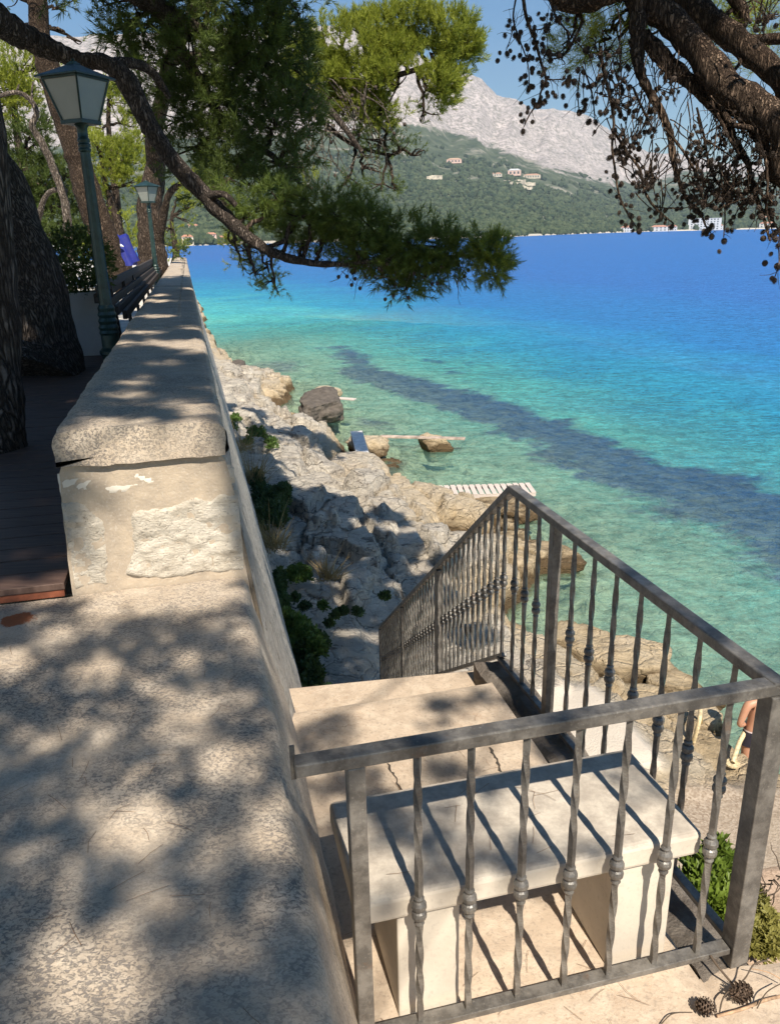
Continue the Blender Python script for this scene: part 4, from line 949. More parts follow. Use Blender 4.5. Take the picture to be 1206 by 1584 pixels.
# slender pale crooked tree
T4 = tree('crooked_tree', 'slender pale crooked tree rising behind the potted plants', at(113, 405, -1.3))
mb = MB(); q4 = limb(mb, [(115, 402, 18, 9), (106, 370, 18, 7), (104, 335, 18, 7), (98, 300, 18, 7), (84, 262, 18, 6.5), (66, 222, 18, 6), (50, 196, 18, 5), (57, 176, 18, 4.5), (48, 155, 18, 4), (26, 143, 18, 3.5), (-6, 150, 18, 3)], 12, .2, 17)
limb(mb, [(104, 295, 18, 3), (84, 294, 18.2, 4), (70, 306, 18.4, 4), (62, 330, 18.6, 5), (58, 350, 19, 5)], 9, .2, 18); limb(mb, [(50, 158, 18, 2), (50, 140, 18, 1.5), (52, 126, 18, 1)], 6, .2, 19); limb(mb, [(26, 143, 18, 2), (30, 130, 18, 1.2)], 5)
obj('trunk', mb, BARKP, T4, smooth=True)
# background pines on the left (each its own tree)
def bgtree(label, bx, by, dist, cl, lit=True, seed=0, dens=190, scale=1.3):
    b = at_d(bx, by, dist); b[2] = -1.35; t = tree('background_pine', label, b, None)
    mb = MB(); top = at_d(cl[0][0], cl[0][1], cl[0][4]); s = np.linspace(0, 1, 10)[:, None]; path = b * (1 - s) + top * s + np.sin(s * 5) * RT * .15; mb.tube(path, np.linspace(.2, .06, 10), 10, .2, seed)
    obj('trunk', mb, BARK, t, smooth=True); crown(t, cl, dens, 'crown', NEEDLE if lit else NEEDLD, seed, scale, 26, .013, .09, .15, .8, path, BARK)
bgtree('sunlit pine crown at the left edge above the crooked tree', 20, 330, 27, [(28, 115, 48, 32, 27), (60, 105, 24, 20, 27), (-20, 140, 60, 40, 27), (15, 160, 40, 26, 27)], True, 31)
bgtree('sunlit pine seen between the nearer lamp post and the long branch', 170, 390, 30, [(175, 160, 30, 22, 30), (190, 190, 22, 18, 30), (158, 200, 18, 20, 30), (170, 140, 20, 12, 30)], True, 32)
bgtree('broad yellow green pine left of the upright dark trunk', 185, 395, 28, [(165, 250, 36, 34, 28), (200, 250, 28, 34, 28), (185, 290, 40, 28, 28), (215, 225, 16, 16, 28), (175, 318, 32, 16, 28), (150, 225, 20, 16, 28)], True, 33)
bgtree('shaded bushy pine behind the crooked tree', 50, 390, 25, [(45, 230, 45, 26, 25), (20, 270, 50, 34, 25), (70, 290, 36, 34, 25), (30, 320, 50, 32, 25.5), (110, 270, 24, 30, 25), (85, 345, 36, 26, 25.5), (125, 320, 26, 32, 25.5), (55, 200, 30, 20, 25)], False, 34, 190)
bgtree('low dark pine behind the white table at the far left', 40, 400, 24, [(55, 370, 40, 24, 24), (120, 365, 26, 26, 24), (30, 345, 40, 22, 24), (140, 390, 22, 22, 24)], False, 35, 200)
bgtree('small green pine right of the upright dark trunk', 262, 400, 34, [(272, 335, 20, 16, 34), (262, 352, 20, 14, 34), (288, 322, 16, 9, 34), (275, 305, 18, 10, 34), (265, 380, 22, 12, 34)], True, 36, 150, 1.4)
bgtree('bright young pine glimpsed behind the distant lamp', 195, 400, 40, [(188, 350, 26, 20, 40), (200, 370, 22, 16, 40), (180, 330, 20, 9, 40)], True, 37, 110, 1.7)
# dark bushes at the far end of the parapet
def bush(label, px, py, r_px, h_px, dist, dens=110, scale=.8, m_=None, seed=0, name='bush', group=None, base=None):
    c = at_d(px, py, dist); b = c - Z * (h_px * dist / F_PX); rs = np.random.default_rng(seed)
    n = int(dens * PI * (r_px * dist / F_PX) * (h_px * dist / F_PX)); q = rs.normal(size=(n, 3)); q /= np.linalg.norm(q, axis=1)[:, None]; q *= rs.uniform(.3, 1, n)[:, None] ** .5
    q *= 1 + .3 * vnoise(q * 2.5 + px, 4)[:, None]
    P = c + q * [r_px * dist / F_PX, r_px * dist / F_PX, h_px * dist / F_PX]; D = q + Z * .5 + rs.normal(size=P.shape) * .5
    o = obj(name, shoots(P, D, rs.uniform(.7, 1.3, n) * scale, 16, .06, .016, .09, 1.1, seed), m_ or NEEDLD, loc=b); tag(o, label, name.replace('_', ' '), group); return o
bush('dark bush hanging over the far end of the parapet', 272, 378, 17, 16, 27, 90, 1.6, None, 41)
bush('rounded dark bush at the last cap stone above the water', 283, 392, 9, 9, 27, 120, 1.3, None, 42)

# ================================================================== overhead pine on the right with hanging cones
T5b = W(1.0, 4.7, -6.0); T5 = tree('pine_tree', 'overhanging pine at the top right with reddish limbs and hundreds of hanging cones', T5b)
mb = MB(); trunk = np.array([T5b - Z * .5, W(.7, 4.5, -4), W(.6, 4.2, -2), W(.9, 3.9, -.3), W(1.6, 3.7, .7), W(1.3, 3.9, 2.2), W(.4, 3.9, 3.8), W(-1, 3.4, 5.2)])
q = spline(np.column_stack([trunk, [.42, .36, .32, .29, .27, .24, .2, .14]]), 8); mb.tube(q[:, :3], q[:, 3], 24, .14, 40); obj('trunk', mb, BARKN, T5, smooth=True)
mb = MB(); G = W(1.6, 3.7, .7)
def limb5(pix, n=12, seed=0, join=True, m_=None):
    P = [np.append(at_d(x, y, d), r * d / F_PX) for x, y, d, r in pix]
    if join: P = P + [np.append(G, .09)]
    Q = spline(P, 7); (m_ or mb).tube(Q[:, :3], np.maximum(Q[:, 3] * (.76 if m_ is None else .8), .0014), n, .26, seed); return Q[:, :3]
l1 = limb5([(920, -90, 4.4, 12), (965, -30, 4.3, 19), (1000, 8, 4.2, 22), (1040, 35, 4.2, 23), (1080, 80, 4.1, 24), (1115, 125, 4.0, 25), (1160, 165, 4.0, 27), (1215, 205, 3.9, 29), (1300, 260, 3.9, 30)], 20, 41)
l2 = limb5([(1000, -60, 4.8, 14), (1050, -8, 4.7, 19), (1100, 35, 4.6, 20), (1150, 72, 4.5, 19), (1210, 122, 4.4, 20), (1300, 160, 4.3, 22)], 18, 42)
l3 = limb5([(780, -60, 4.2, 12), (830, -28, 4.1, 17), (870, -6, 4.1, 19), (903, 1, 4.1, 19), (940, -12, 4.1, 18), (1000, -45, 4.2, 20), (1100, -90, 4.3, 20)], 18, 43)
l4 = limb5([(985, 0, 4.15, 15), (986, 45, 4.1, 14), (985, 90, 4.05, 11), (996, 128, 4.0, 8), (1015, 160, 4.0, 7), (1034, 200, 4.0, 6), (1040, 245, 3.95, 5), (1052, 290, 3.95, 3)], 12, 44, False)
l5 = limb5([(995, 55, 4.2, 14), (1028, 92, 4.15, 14), (1063, 124, 4.1, 12), (1092, 154, 4.05, 9), (1120, 186, 4.0, 8), (1138, 222, 4.0, 6), (1155, 250, 4.0, 5), (1163, 285, 3.95, 4), (1178, 330, 3.95, 3), (1190, 372, 3.9, 2)], 12, 45, False)
l6 = limb5([(1130, 140, 4.05, 12), (1160, 190, 4.0, 10), (1182, 230, 3.95, 8), (1206, 275, 3.9, 7), (1230, 330, 3.9, 6)], 12, 46, False)
l7 = limb5([(1110, -40, 4.8, 12), (1150, 20, 4.8, 10), (1206, 60, 4.7, 9)], 10, 47); l8 = limb5([(1085, 90, 4.1, 9), (1110, 150, 4.0, 7), (1130, 190, 3.95, 5), (1178, 210, 3.9, 4), (1212, 300, 3.9, 3)], 10, 48, False)
obj('limb', mb, BARKN, T5, smooth=True)
def z3(l, d): return [(780 + x / 2.83, y / 2.83, d, r) for x, y, r in l]
tw = MB(); chains = []
def chain(l, d): chains.append(limb5(z3(l, d), 6, 50, False, tw))
chain([(80, -30, 3.2), (92, 60, 3.0), (110, 120, 2.8), (135, 180, 2.6), (158, 270, 2.4), (180, 345, 2.2), (160, 400, 1.8), (145, 450, 1.6), (110, 500, 1.3), (82, 560, 1)], 3.9)
chain([(50, -10, 1.6), (38, 80, 1.4), (60, 160, 1.3), (90, 240, 1.1), (104, 300, 1), (108, 378, .9)], 3.9)
chain([(200, 10, 1.8), (230, 80, 1.6), (285, 150, 1.2), (340, 212, .9)], 4.0); chain([(180, 348, 1.2), (230, 348, 1), (278, 345, .8)], 3.9)
chain([(175, 250, 1.2), (190, 215, 1), (205, 225, .9)], 3.9); chain([(120, 130, 1.2), (150, 130, 1), (190, 118, .8)], 3.9)
chain([(420, 200, 3), (430, 300, 2.8), (460, 420, 2.6), (478, 540, 2.4), (470, 640, 2.2), (482, 740, 2), (500, 850, 1.8), (535, 930, 1.6), (580, 1000, 1)], 3.9)
chain([(470, 560, 2.4), (530, 660, 2.4), (590, 740, 2.4), (610, 830, 2.2), (650, 900, 2), (740, 980, 1.4)], 3.95)
chain([(330, 320, 1.4), (320, 400, 1.2), (325, 480, 1)], 4.0); chain([(340, 290, 1.4), (380, 400, 1.4), (395, 520, 1)], 4.0)
chain([(740, 640, 3.2), (745, 720, 3.4), (765, 800, 3), (800, 880, 2.8), (850, 920, 2), (880, 990, 1.6), (905, 1025, 1)], 3.95)
chain([(700, 560, 2.6), (780, 660, 2.4), (840, 760, 2), (900, 840, 1.8), (960, 900, 1.6), (958, 1040, 1)], 3.9)
chain([(840, 470, 2), (870, 590, 2), (890, 700, 2), (930, 800, 1.8), (1000, 850, 1.8), (1040, 930, 1.2)], 3.95)
chain([(900, 440, 3), (960, 560, 3), (1010, 650, 3), (1060, 720, 3), (1080, 790, 2.6), (1130, 860, 2.4), (1160, 940, 2), (1200, 1010, 1.4)], 3.95)
chain([(1100, 580, 2.4), (1140, 700, 2.2), (1150, 820, 2.2), (1145, 920, 1.8), (1180, 1035, .9)], 3.85); chain([(1060, 790, 2), (980, 830, 1.6), (910, 880, 1.4), (850, 930, 1)], 3.95)
chain([(1215, 900, 1.6), (1200, 1060, 1.2), (1200, 1150, 1), (1182, 1212, .8)], 3.9); chain([(560, 380, 2.4), (600, 470, 2), (645, 560, 1.4)], 4.0)
chain([(640, 400, 2), (620, 520, 1.8), (570, 620, 1.4), (520, 700, 1)], 3.95); chain([(860, 600, 1.6), (940, 650, 1.4), (1010, 700, 1)], 3.9); chain([(45, 90, 1), (28, 160, .8), (8, 220, .5)], 3.9)
rs = np.random.default_rng(77)
cones = []
def cone_at(p, r): cones.append((p, r))
for ch in chains:
    n = max(2, int(len(ch) * .62))
    for _ in range(n):
        c = ch[rs.integers(len(ch) // 5, len(ch))]; cone_at(c + rs.normal(size=3) * .026 - Z * .012, rs.uniform(.009, .0135))
    cone_at(ch[-1] - Z * .014, .014)
regions = [((470, 380), (110, 120), 44), ((500, 480), (90, 70), 26), ((560, 640), (80, 90), 38), ((640, 800), (70, 60), 26), ((700, 400), (60, 60), 14), ((840, 640), (90, 80), 26), ((900, 760), (90, 60), 24), ((960, 860), (140, 60), 58), ((830, 880), (70, 60), 26), ((720, 330), (60, 60), 14), ((1080, 860), (90, 70), 30), ((1120, 680), (70, 70), 18), ((760, 780), (30, 60), 12), ((1000, 520), (60, 60), 12), ((420, 270), (60, 40), 14), ((1130, 120), (60, 60), 24), ((1150, 880), (40, 70), 12), ((690, 950), (50, 40), 10)]
for (cx_, cy_), (rx, ry), n in regions:
    for _ in range(int(n * .8)):
        x = 780 + (cx_ + rs.normal() * rx * .55) / 2.83; y = (cy_ + rs.normal() * ry * .55) / 2.83
        p = at_d(x, y, rs.uniform(3.75, 4.15)); cone_at(p, rs.uniform(.0085, .0135))
        d = rs.normal(size=3) * .5 + Z * 1.0; d /= np.linalg.norm(d); t = np.linspace(0, 1, 4)[:, None]; s = p + d * rs.uniform(.05, .16) + rs.normal(size=3) * .02
        tw.tube(p * (1 - t) + s * t + np.sin(t * 3.1) * rs.normal(size=3) * .012, np.linspace(.0016, .003, 4), 4, cap=False)
for ch in (l4, l5, l6, l8, l1, l2):                                # small dead twigs
    for _ in range(34):
        s = ch[rs.integers(0, len(ch) - 6)]; hang(tw, None, s, 5, rs, rs.uniform(.08, .3), .0026, 0, .7, None, 0)
for ch in chains:
    for _ in range(9):
        s = ch[rs.integers(0, len(ch))]; hang(tw, None, s, 3, rs, rs.uniform(.04, .13), .0015, 0, .2, None, 0)
obj('twigs', tw, BARKN, T5, smooth=True)
def cone_mesh(r, rows=6, per=8):
    """an open pine cone: overlapping scales round a tapering core, hanging down from the origin"""
    mb = MB(); v, f = ICO[1]; mb.add(v * [r * .72, r * .72, r * .95] - Z * r, f)
    for i in range(rows):
        t = (i + .6) / rows; rr = r * math.sin(PI * (.12 + .80 * t)) ** .7; h = -2.05 * r * t
        for k in range(per):
            a = 2 * PI * (k + .5 * (i % 2)) / per; o = np.array([math.cos(a), math.sin(a), 0]); s = np.array([-o[1], o[0], 0]); w_ = rr * 3.0 / per
            b = o * rr * .45 + Z * h; e = o * rr * .98 + Z * (h - r * .16)
            mb.add([b - s * w_ * .6, b + s * w_ * .6, e + s * w_ * .5, e + o * r * .04 - Z * r * .1, e - s * w_ * .5, e - Z * r * .2], [(0, 1, 2), (0, 2, 4), (4, 2, 3)]); mb.add([e + s * w_ * .5, e - s * w_ * .5, b - Z * r * .3], [(0, 1, 2)])
    return mb
CONEM = simple('cone_scales', (.055, .038, .028), .8, .35, 90, .3, 200, .001); CONEL = simple('dry_cone_scales', (.22, .15, .10), .8, .3, 60, .3, 200, .001)
px_, py_, pz_ = proj(np.array([c for c, r in cones])); vis = [(cones[i][1], i) for i in range(len(cones)) if 0 < px_[i] < 1206 and 0 < py_[i] < 1584]
order = [i for _, i in sorted(vis, reverse=True)]; first = order[:95]; rest = order[95:]
print('cones in view', len(vis))
me0 = cone_mesh(1.0, 6, 8).mesh('cone'); me0.materials.append(CONEM); oT5 = org(T5)
for i in first:
    p, r = cones[i]; o = bpy.data.objects.new('cone', me0); COL.objects.link(o); o.parent = T5; o.location = [float(v) for v in (p + Z * r - oT5)]; o.scale = (r, r, r); o.rotation_euler = (rs.normal() * .5, rs.normal() * .5, rs.uniform(0, 6))
cm = cone_mesh(1.0, 5, 7); cv = np.concatenate(cm.v); mb = MB()
for i in rest:
    p, r = cones[i]; Rm = rot_from(rs.normal(size=(1, 3)) * .5 + Z, np.array([rs.uniform(0, 6)]))[0]; off = mb.n
    mb.v.append((cv * r) @ Rm.T + p + Z * r); mb.n += len(cv)
    for f in cm.t: mb.t.append(f + off)
o = obj('cones', mb, CONEM, T5); o['kind'] = 'stuff'
crown(T5, [(930, 62, 44, 22, 4.3), (905, 80, 34, 18, 4.3), (950, 38, 40, 12, 4.5), (868, 92, 14, 10, 4.2), (880, 78, 12, 8, 4.25), (985, 60, 18, 20, 4.6), (1110, 60, 26, 20, 4.9), (1130, 20, 40, 18, 5.2), (1180, 95, 26, 12, 5.0), (1110, 232, 12, 7, 4.0), (1190, 25, 40, 22, 5.4), (900, 30, 20, 12, 4.4)], 1500, 'foliage', NEEDLE, 61, .72, 34, .0028, .10, .13, .3, [at_d(985, 20, 4.2), at_d(900, 0, 4.1), at_d(1100, 40, 4.6), at_d(1150, 75, 4.5)], BARKN)

# ---- the crowns overhead that dapple the wall, landing and rocks (out of the frame, above and behind the viewer)
Z0 = LOW
def shadow_uv(p): q = p + S * ((Z0 - p[..., 2]) / S[2])[..., None]; return np.stack([q @ U, q @ V], -1)
def ell(px, py, rx, ry, z):
    c = shadow_uv(at(px, py, z)); a = shadow_uv(at(px + rx, py, z)) - c; b = shadow_uv(at(px, py + ry, z)) - c
    return c, np.linalg.inv(np.array([a, b]).T)
def zz5(l, z=LOW): return [ell(x / 2.25, 880 + y / 2.25, rx / 2.25, ry / 2.25, z) for x, y, rx, ry in l]
bright = zz5([(30, 335, 95, 50), (205, 235, 70, 40), (350, 345, 105, 42), (505, 385, 60, 30), (640, 298, 60, 26), (700, 480, 110, 60), (745, 680, 85, 110), (470, 880, 165, 115), (945, 900, 85, 125), (880, 225, 50, 70), (290, 1420, 250, 210), (245, 1190, 60, 130), (480, 1190, 50, 60), (745, 1350, 75, 60), (60, 1000, 70, 55), (330, 585, 75, 34), (110, 590, 80, 40), (400, 1500, 150, 100), (190, 95, 220, 20), (860, 720, 60, 50)])
bright += [ell(x, y, rx, ry, -1.05) for x, y, rx, ry in [(140, 860, 30, 50), (290, 840, 90, 45), (180, 790, 60, 16), (300, 790, 60, 25), (230, 870, 60, 22)]]
bright += [ell(x, y, rx, ry, -.65) for x, y, rx, ry in [(200, 610, 45, 9), (280, 625, 60, 10), (190, 655, 100, 12), (320, 600, 22, 8), (250, 560, 40, 5), (190, 530, 14, 10), (300, 505, 25, 4), (240, 465, 30, 3), (260, 430, 20, 3), (230, 490, 30, 3), (290, 545, 20, 4), (140, 640, 30, 8), (270, 655, 70, 10)]]
bright += [ell(x, y, rx, ry, -1.24) for x, y, rx, ry in [(60, 860, 60, 9), (30, 900, 60, 8), (90, 890, 30, 6), (105, 620, 10, 4), (190, 490, 20, 5), (60, 575, 16, 3)]]
dark = [ell(x, y, rx, ry, FLOOR) for x, y, rx, ry in [(520, 1130, 42, 26), (490, 1150, 50, 28), (700, 1095, 48, 15), (745, 1080, 30, 14), (660, 1120, 30, 9), (560, 1215, 60, 30), (690, 1195, 50, 26), (630, 1160, 40, 12), (820, 1085, 22, 26), (850, 1150, 26, 26), (500, 1240, 40, 50), (800, 1210, 26, 14)]]
dark += [ell(x, y, rx, ry, -1.62) for x, y, rx, ry in [(610, 1260, 50, 26), (680, 1330, 60, 40), (750, 1345, 60, 30), (600, 1400, 30, 26), (830, 1330, 60, 30), (700, 1250, 40, 12), (770, 1215, 40, 10), (900, 1320, 40, 16), (940, 1200, 30, 8), (1010, 1225, 14, 12), (640, 1300, 40, 20)]]
dark += [ell(x, y, rx, ry, RZ) for x, y, rx, ry in [(520, 1180, 70, 14), (740, 1135, 24, 8), (900, 1100, 26, 7), (1110, 1062, 30, 6), (1206, 1045, 40, 14), (880, 830, 16, 10), (960, 880, 30, 16), (1040, 940, 16, 12), (1090, 975, 30, 16), (1140, 1090, 10, 20)]]
for (x, y, rx, ry) in [(415, 790, 50, 32), (520, 800, 70, 40), (600, 790, 45, 22), (560, 850, 110, 50), (450, 860, 70, 60), (480, 940, 90, 60), (580, 930, 60, 50), (480, 1030, 90, 60), (560, 1030, 60, 50), (390, 700, 26, 18), (385, 730, 40, 20), (380, 590, 40, 18), (350, 625, 20, 18), (350, 680, 18, 14), (640, 880, 26, 30), (700, 850, 30, 12), (640, 830, 28, 14), (440, 600, 20, 9), (400, 760, 50, 26), (470, 1080, 40, 20), (690, 900, 30, 16), (740, 960, 40, 20), (400, 640, 12, 14)]: dark.append(ell(x, y, rx, ry, -5.5))
gaps = [ell(x, y, rx, ry, -5.5) for x, y, rx, ry in [(556, 690, 34, 34), (575, 730, 50, 34), (480, 700, 40, 30), (600, 820, 18, 9), (560, 815, 24, 7), (545, 1040, 14, 12), (525, 925, 12, 12), (650, 860, 20, 10), (430, 865, 12, 5), (560, 870, 12, 5), (500, 855, 10, 5), (610, 900, 14, 6), (570, 1010, 12, 6), (480, 905, 14, 5), (660, 795, 20, 5), (520, 770, 12, 5)]]
def inany(q, L, k=1.0, soft=None):
    r = np.full(len(q), 9.0)
    for c, Mi in L: w_ = (q - c) @ Mi.T; r = np.minimum(r, (w_ ** 2).sum(1))
    return r
rs = np.random.default_rng(404)
def canopy_points(n, ulo, uhi, vlo, vhi): return np.stack([rs.uniform(ulo, uhi, n), rs.uniform(vlo, vhi, n)], 1)
def lift(q, tmin):
    p = q[:, 0:1] * U + q[:, 1:2] * V + Z * Z0; t = np.full(len(q), float(tmin))
    for _ in range(60):
        c = p + S * t[:, None]; x, y, z = proj(c); bad = (z > .2) & (y > -90) & (x > -300) & (x < 1500); t = np.where(bad, t + .5, t)
    return p + S * (t + rs.uniform(.0, .9, len(q)))[:, None]
# A: dense shade over the low wall, parapet and deck
q = canopy_points(110000, -1.4, 16, -6.5, .16); n1 = vnoise(np.column_stack([q * 3.2, q[:, 0] * 0]), 5)
r = inany(q, bright); far_u = q[:, 0] > 3.3
keep = (r > 1.12 + .2 * n1) & (rs.random(len(q)) < np.where((q[:, 1] < -.6) & far_u, 1.0, .95 + .2 * n1))
keep &= ~((q[:, 1] > -.62) & (q[:, 0] > 3.0) & (n1 > .5)); qa_ = q[keep]
# B: shade spots over landing, bench, rail and rocks
q = canopy_points(120000, -2.5, 24, -1, 6); r = inany(q, dark); g = inany(q, gaps); n2 = vnoise(np.column_stack([q * 2.8, q[:, 0] * 0]), 6)
keep = (r < .92 + .3 * n2) & (g > 1.0) & (q[:, 1] > .16); qb_ = q[keep]
Pn = lift(np.vstack([qa_[qa_[:, 0] < 3.2], qb_[qb_[:, 0] < 3.2]]), 5.5); Pf = lift(np.vstack([qa_[qa_[:, 0] >= 3.2], qb_[qb_[:, 0] >= 3.2]]), 8.0)
print('canopy', len(Pn), len(Pf))
def canopy(parent, P, seed, dens_scale, nn, w_):
    D = rs.normal(size=P.shape) * [1, 1, .45]; return obj('crown', shoots(P - D / np.linalg.norm(D, axis=1)[:, None] * .08, D, rs.uniform(.8, 1.25, len(P)) * dens_scale, nn, .09, w_, .15, .95, seed), NEEDLD, parent)
canopy(T5, Pn, 5, .8, 34, .006); canopy(T1, Pf, 6, 1.25, 34, .007)
mb = MB()
for k in range(5):
    e = Pn[rs.integers(len(Pn))]; s0 = trunk[-2] if k % 2 else trunk[-1]; mid = (s0 + e) / 2 + Z * .8; t = np.linspace(0, 1, 12)[:, None]; path = (1 - t) ** 2 * s0 + 2 * t * (1 - t) * mid + t ** 2 * e
    x, y, z = proj(path)
    if ((z > .1) & (x > -200) & (x < 1400) & (y > -60)).any(): continue
    mb.tube(path, np.linspace(.02, .006, 12), 6, cap=False)
if mb.v: obj('branches', mb, BARKN, T5, smooth=True)

# ================================================================== street furniture by the parapet
GREEN = simple('dark_green_iron', (.020, .046, .042), .38, .25, 14, .25, 60, .002, .2)
pane = Mat('frosted_pane'); pane.b.inputs['Transmission Weight'].default_value = .35
PANE = pane.done(pane.mix(pane.noise(9, 3), (.30, .33, .30), (.40, .43, .38)), .35, spec=.5)
DARKIN = simple('lantern_inside', (.10, .12, .11), .7)
def lamp(x, y, dist, topy, label, k=1.0, base_z=-1.36, group='lamp posts along the promenade'):
    c = at_d(x, y, dist); b = c.copy(); b[2] = base_z
    lo, hi = 0, 8                                         # height of the finial tip seen at topy
    for _ in range(50):
        h = (lo + hi) / 2; yy = proj(b + Z * h)[1]
        if yy > topy: lo = h
        else: hi = h
    t = thing('street_lamp', label, 'street lamp', b, group); s = k; lz = h - .66 * s                                # lantern underside
    mb = MB(); mb.lathe(b, [(.17 * s, 0), (.17 * s, .05), (.13 * s, .08), (.125 * s, .30), (.15 * s, .32), (.15 * s, .35), (.11 * s, .38), (.11 * s, .50), (.125 * s, .52), (.11 * s, .545), (.125 * s, .57), (.105 * s, .60), (.12 * s, .63), (.10 * s, .66), (.115 * s, .69), (.098 * s, .72), (.105 * s, .75), (.086 * s, .78)], 24); obj('base', mb, GREEN, t, smooth=False, bevel=0)
    n = 40; an = np.arange(n) * 2 * PI / n; rings = []
    for i in range(22):
        u_ = i / 21; r = (.078 - .020 * u_) * s; fl = 1 - .10 * (np.cos(an * 10) > .2); hz = .78 + (lz - .30 * s - .78) * u_
        rings.append(b + np.stack([np.cos(an) * r * fl, np.sin(an) * r * fl, an * 0 + hz], 1))
    mb = MB(); mb.loft(rings); obj('pole', mb, GREEN, t, smooth=True)
    z0 = lz - .30 * s; mb = MB(); mb.lathe(b + Z * z0, [(.06 * s, 0), (.072 * s, .01), (.072 * s, .03), (.058 * s, .035), (.072 * s, .05), (.072 * s, .07), (.058 * s, .075), (.072 * s, .09), (.07 * s, .11), (.058 * s, .12), (.060 * s, .26 * s), (.09 * s, .30 * s)], 20); obj('collar', mb, GREEN, t, smooth=True)
    ya = math.radians(66); ax, ay = np.array([math.cos(ya), math.sin(ya), 0]), np.array([-math.sin(ya), math.cos(ya), 0])
    lb = b + Z * lz; w0, w1, H = .145 * s, .255 * s, .47 * s
    co = [(1, 1), (-1, 1), (-1, -1), (1, -1)]
    mb = MB(); mb.box(lb + Z * .02 * s, (w0 + .012, w0 + .012, .022 * s), (ax, ay, Z)); 
    for i in range(4):
        a_, c_ = co[i]; p0 = lb + ax * a_ * w0 + ay * c_ * w0 + Z * .04 * s; p1 = lb + ax * a_ * w1 + ay * c_ * w1 + Z * H; mb.bar(p0, p1, .022 * s, .022 * s)
        a2, c2 = co[(i + 1) % 4]; mb.bar(p1, lb + ax * a2 * w1 + ay * c2 * w1 + Z * H, .026 * s, .03 * s)
    fr = obj('lantern_frame', mb, GREEN, t, bevel=.002)
    for i in range(4):
        a_, c_ = co[i]; a2, c2 = co[(i + 1) % 4]; q = [lb + (ax * a_ + ay * c_) * (w0 - .004) + Z * .04 * s, lb + (ax * a2 + ay * c2) * (w0 - .004) + Z * .04 * s, lb + (ax * a2 + ay * c2) * (w1 - .004) + Z * H, lb + (ax * a_ + ay * c_) * (w1 - .004) + Z * H]
        nn_ = np.cross(q[1] - q[0], q[3] - q[0]); nn_ /= np.linalg.norm(nn_); q2 = [p - nn_ * .004 for p in q]; mb = MB(); mb.loft([np.array(q2), np.array(q)]); obj('glass_pane', mb, PANE, fr)
    mb = MB(); r0 = .315 * s; prof = [(r0, H + .005), (r0, H + .022 * s), (.20 * s, H + .075 * s), (.10 * s, H + .125 * s), (.055 * s, H + .15 * s), (.05 * s, H + .17 * s)]
    mb.loft([np.array([lb + ax * a_ * r + ay * c_ * r + Z * hz for a_, c_ in co]) for r, hz in prof]); rf = obj('lantern_roof', mb, GREEN, t, bevel=.003)
    mb = MB(); mb.lathe(lb + Z * (H + .165 * s), [(.04 * s, 0), (.045 * s, .012), (.018 * s, .02), (.014 * s, .035)], 12); obj('finial', mb, GREEN, rf, smooth=True)
    return t
lamp(147.5, 350, 8.3, 94, 'nearest dark green lamp post with a four sided lantern beside the thick leaning pine', .76)
lamp(233, 345, 21, 279, 'second lamp post in front of the upright dark pine', .74)
lamp(190, 352, 50, 330, 'distant small lamp post between the pines above the blue parasol', .8)
# planter with dark shrub
WHT = simple('white_planter', (.60, .58, .56), .6, .06, 4, .1)
pb = W(9.9, -1.14, -1.24); t = thing('planter', 'tall white box planter with a dark shrub behind the nearest lamp post', 'planter', pb)
mb = MB(); hw0, hw1 = .17, .215; ring = lambda w_, z_: np.array([pb + U * a_ * w_ + V * c_ * w_ + Z * z_ for a_, c_ in ((1, 1), (1, -1), (-1, -1), (-1, 1))])[::-1]
mb.loft([ring(hw0, 0), ring(hw1, .70), ring(hw1 - .02, .70), ring(hw1 - .03, .64)]); obj('box', mb, WHT, t, bevel=.006)
rs = np.random.default_rng(8); n = 900; qn = rs.normal(size=(n, 3)); qn /= np.linalg.norm(qn, axis=1)[:, None]; qn *= rs.uniform(.2, 1, n)[:, None] ** .5
obj('shrub', shoots(pb + Z * 1.02 + qn * [.36, .36, .36], qn + rs.normal(size=qn.shape) * .4, rs.uniform(.6, 1.1, n), 14, .05, .016, .08, 1.1, 9), NEEDLD, t)
def leafy(P, seed, n_leaf=16, ln=.05, w=.02, spread=1.1, m_=None): pass
# grey pot with spiky plant, low pale planter behind
pp = at(108, 437, -1.3); t = thing('potted_plant', 'grey square pot with spiky pale leaves behind the white planter', 'potted plant', pp)
mb = MB(); mb.box(pp + Z * .30, (.22, .22, .30)); obj('pot', mb, simple('grey_pot', (.17, .165, .155), .8), t, bevel=.01)
mb = MB(); rs = np.random.default_rng(3)
for k in range(70):
    a = rs.uniform(0, 6.28); e = rs.uniform(.5, 1.4); d = np.array([math.cos(a) * math.cos(e), math.sin(a) * math.cos(e), math.sin(e)]); L = rs.uniform(.3, .6); s = np.cross(d, Z); s /= np.linalg.norm(s) + 1e-9; b0 = pp + Z * .6
    tt = np.linspace(0, 1, 5); path = np.array([b0 + d * L * t_ - Z * .25 * L * t_ ** 2 for t_ in tt]); wv = np.array([.012, .018, .016, .010, .001])[:, None]
    mb.add(np.stack([path - s * wv, path + s * wv], 1), grid_faces(5, 2))
obj('leaves', mb, mat_needles('spiky_leaves', (.16, .19, .07), (.30, .31, .13), .3), t)
for (x, y, r_, h_, lb) in [(140, 395, 20, 20, 'loose green bush behind the white planter'), (122, 405, 16, 16, 'small bush right of the grey square pot')]: bush(lb, x, y, r_, h_, 15, 130, 1.2, NEEDLE if 'loose' in lb else NEEDLD, int(x))
wt_ = at(84, 402, -1.3); t = thing('garden_table', 'white garden table at the far left behind the thick trunk', 'table', wt_)
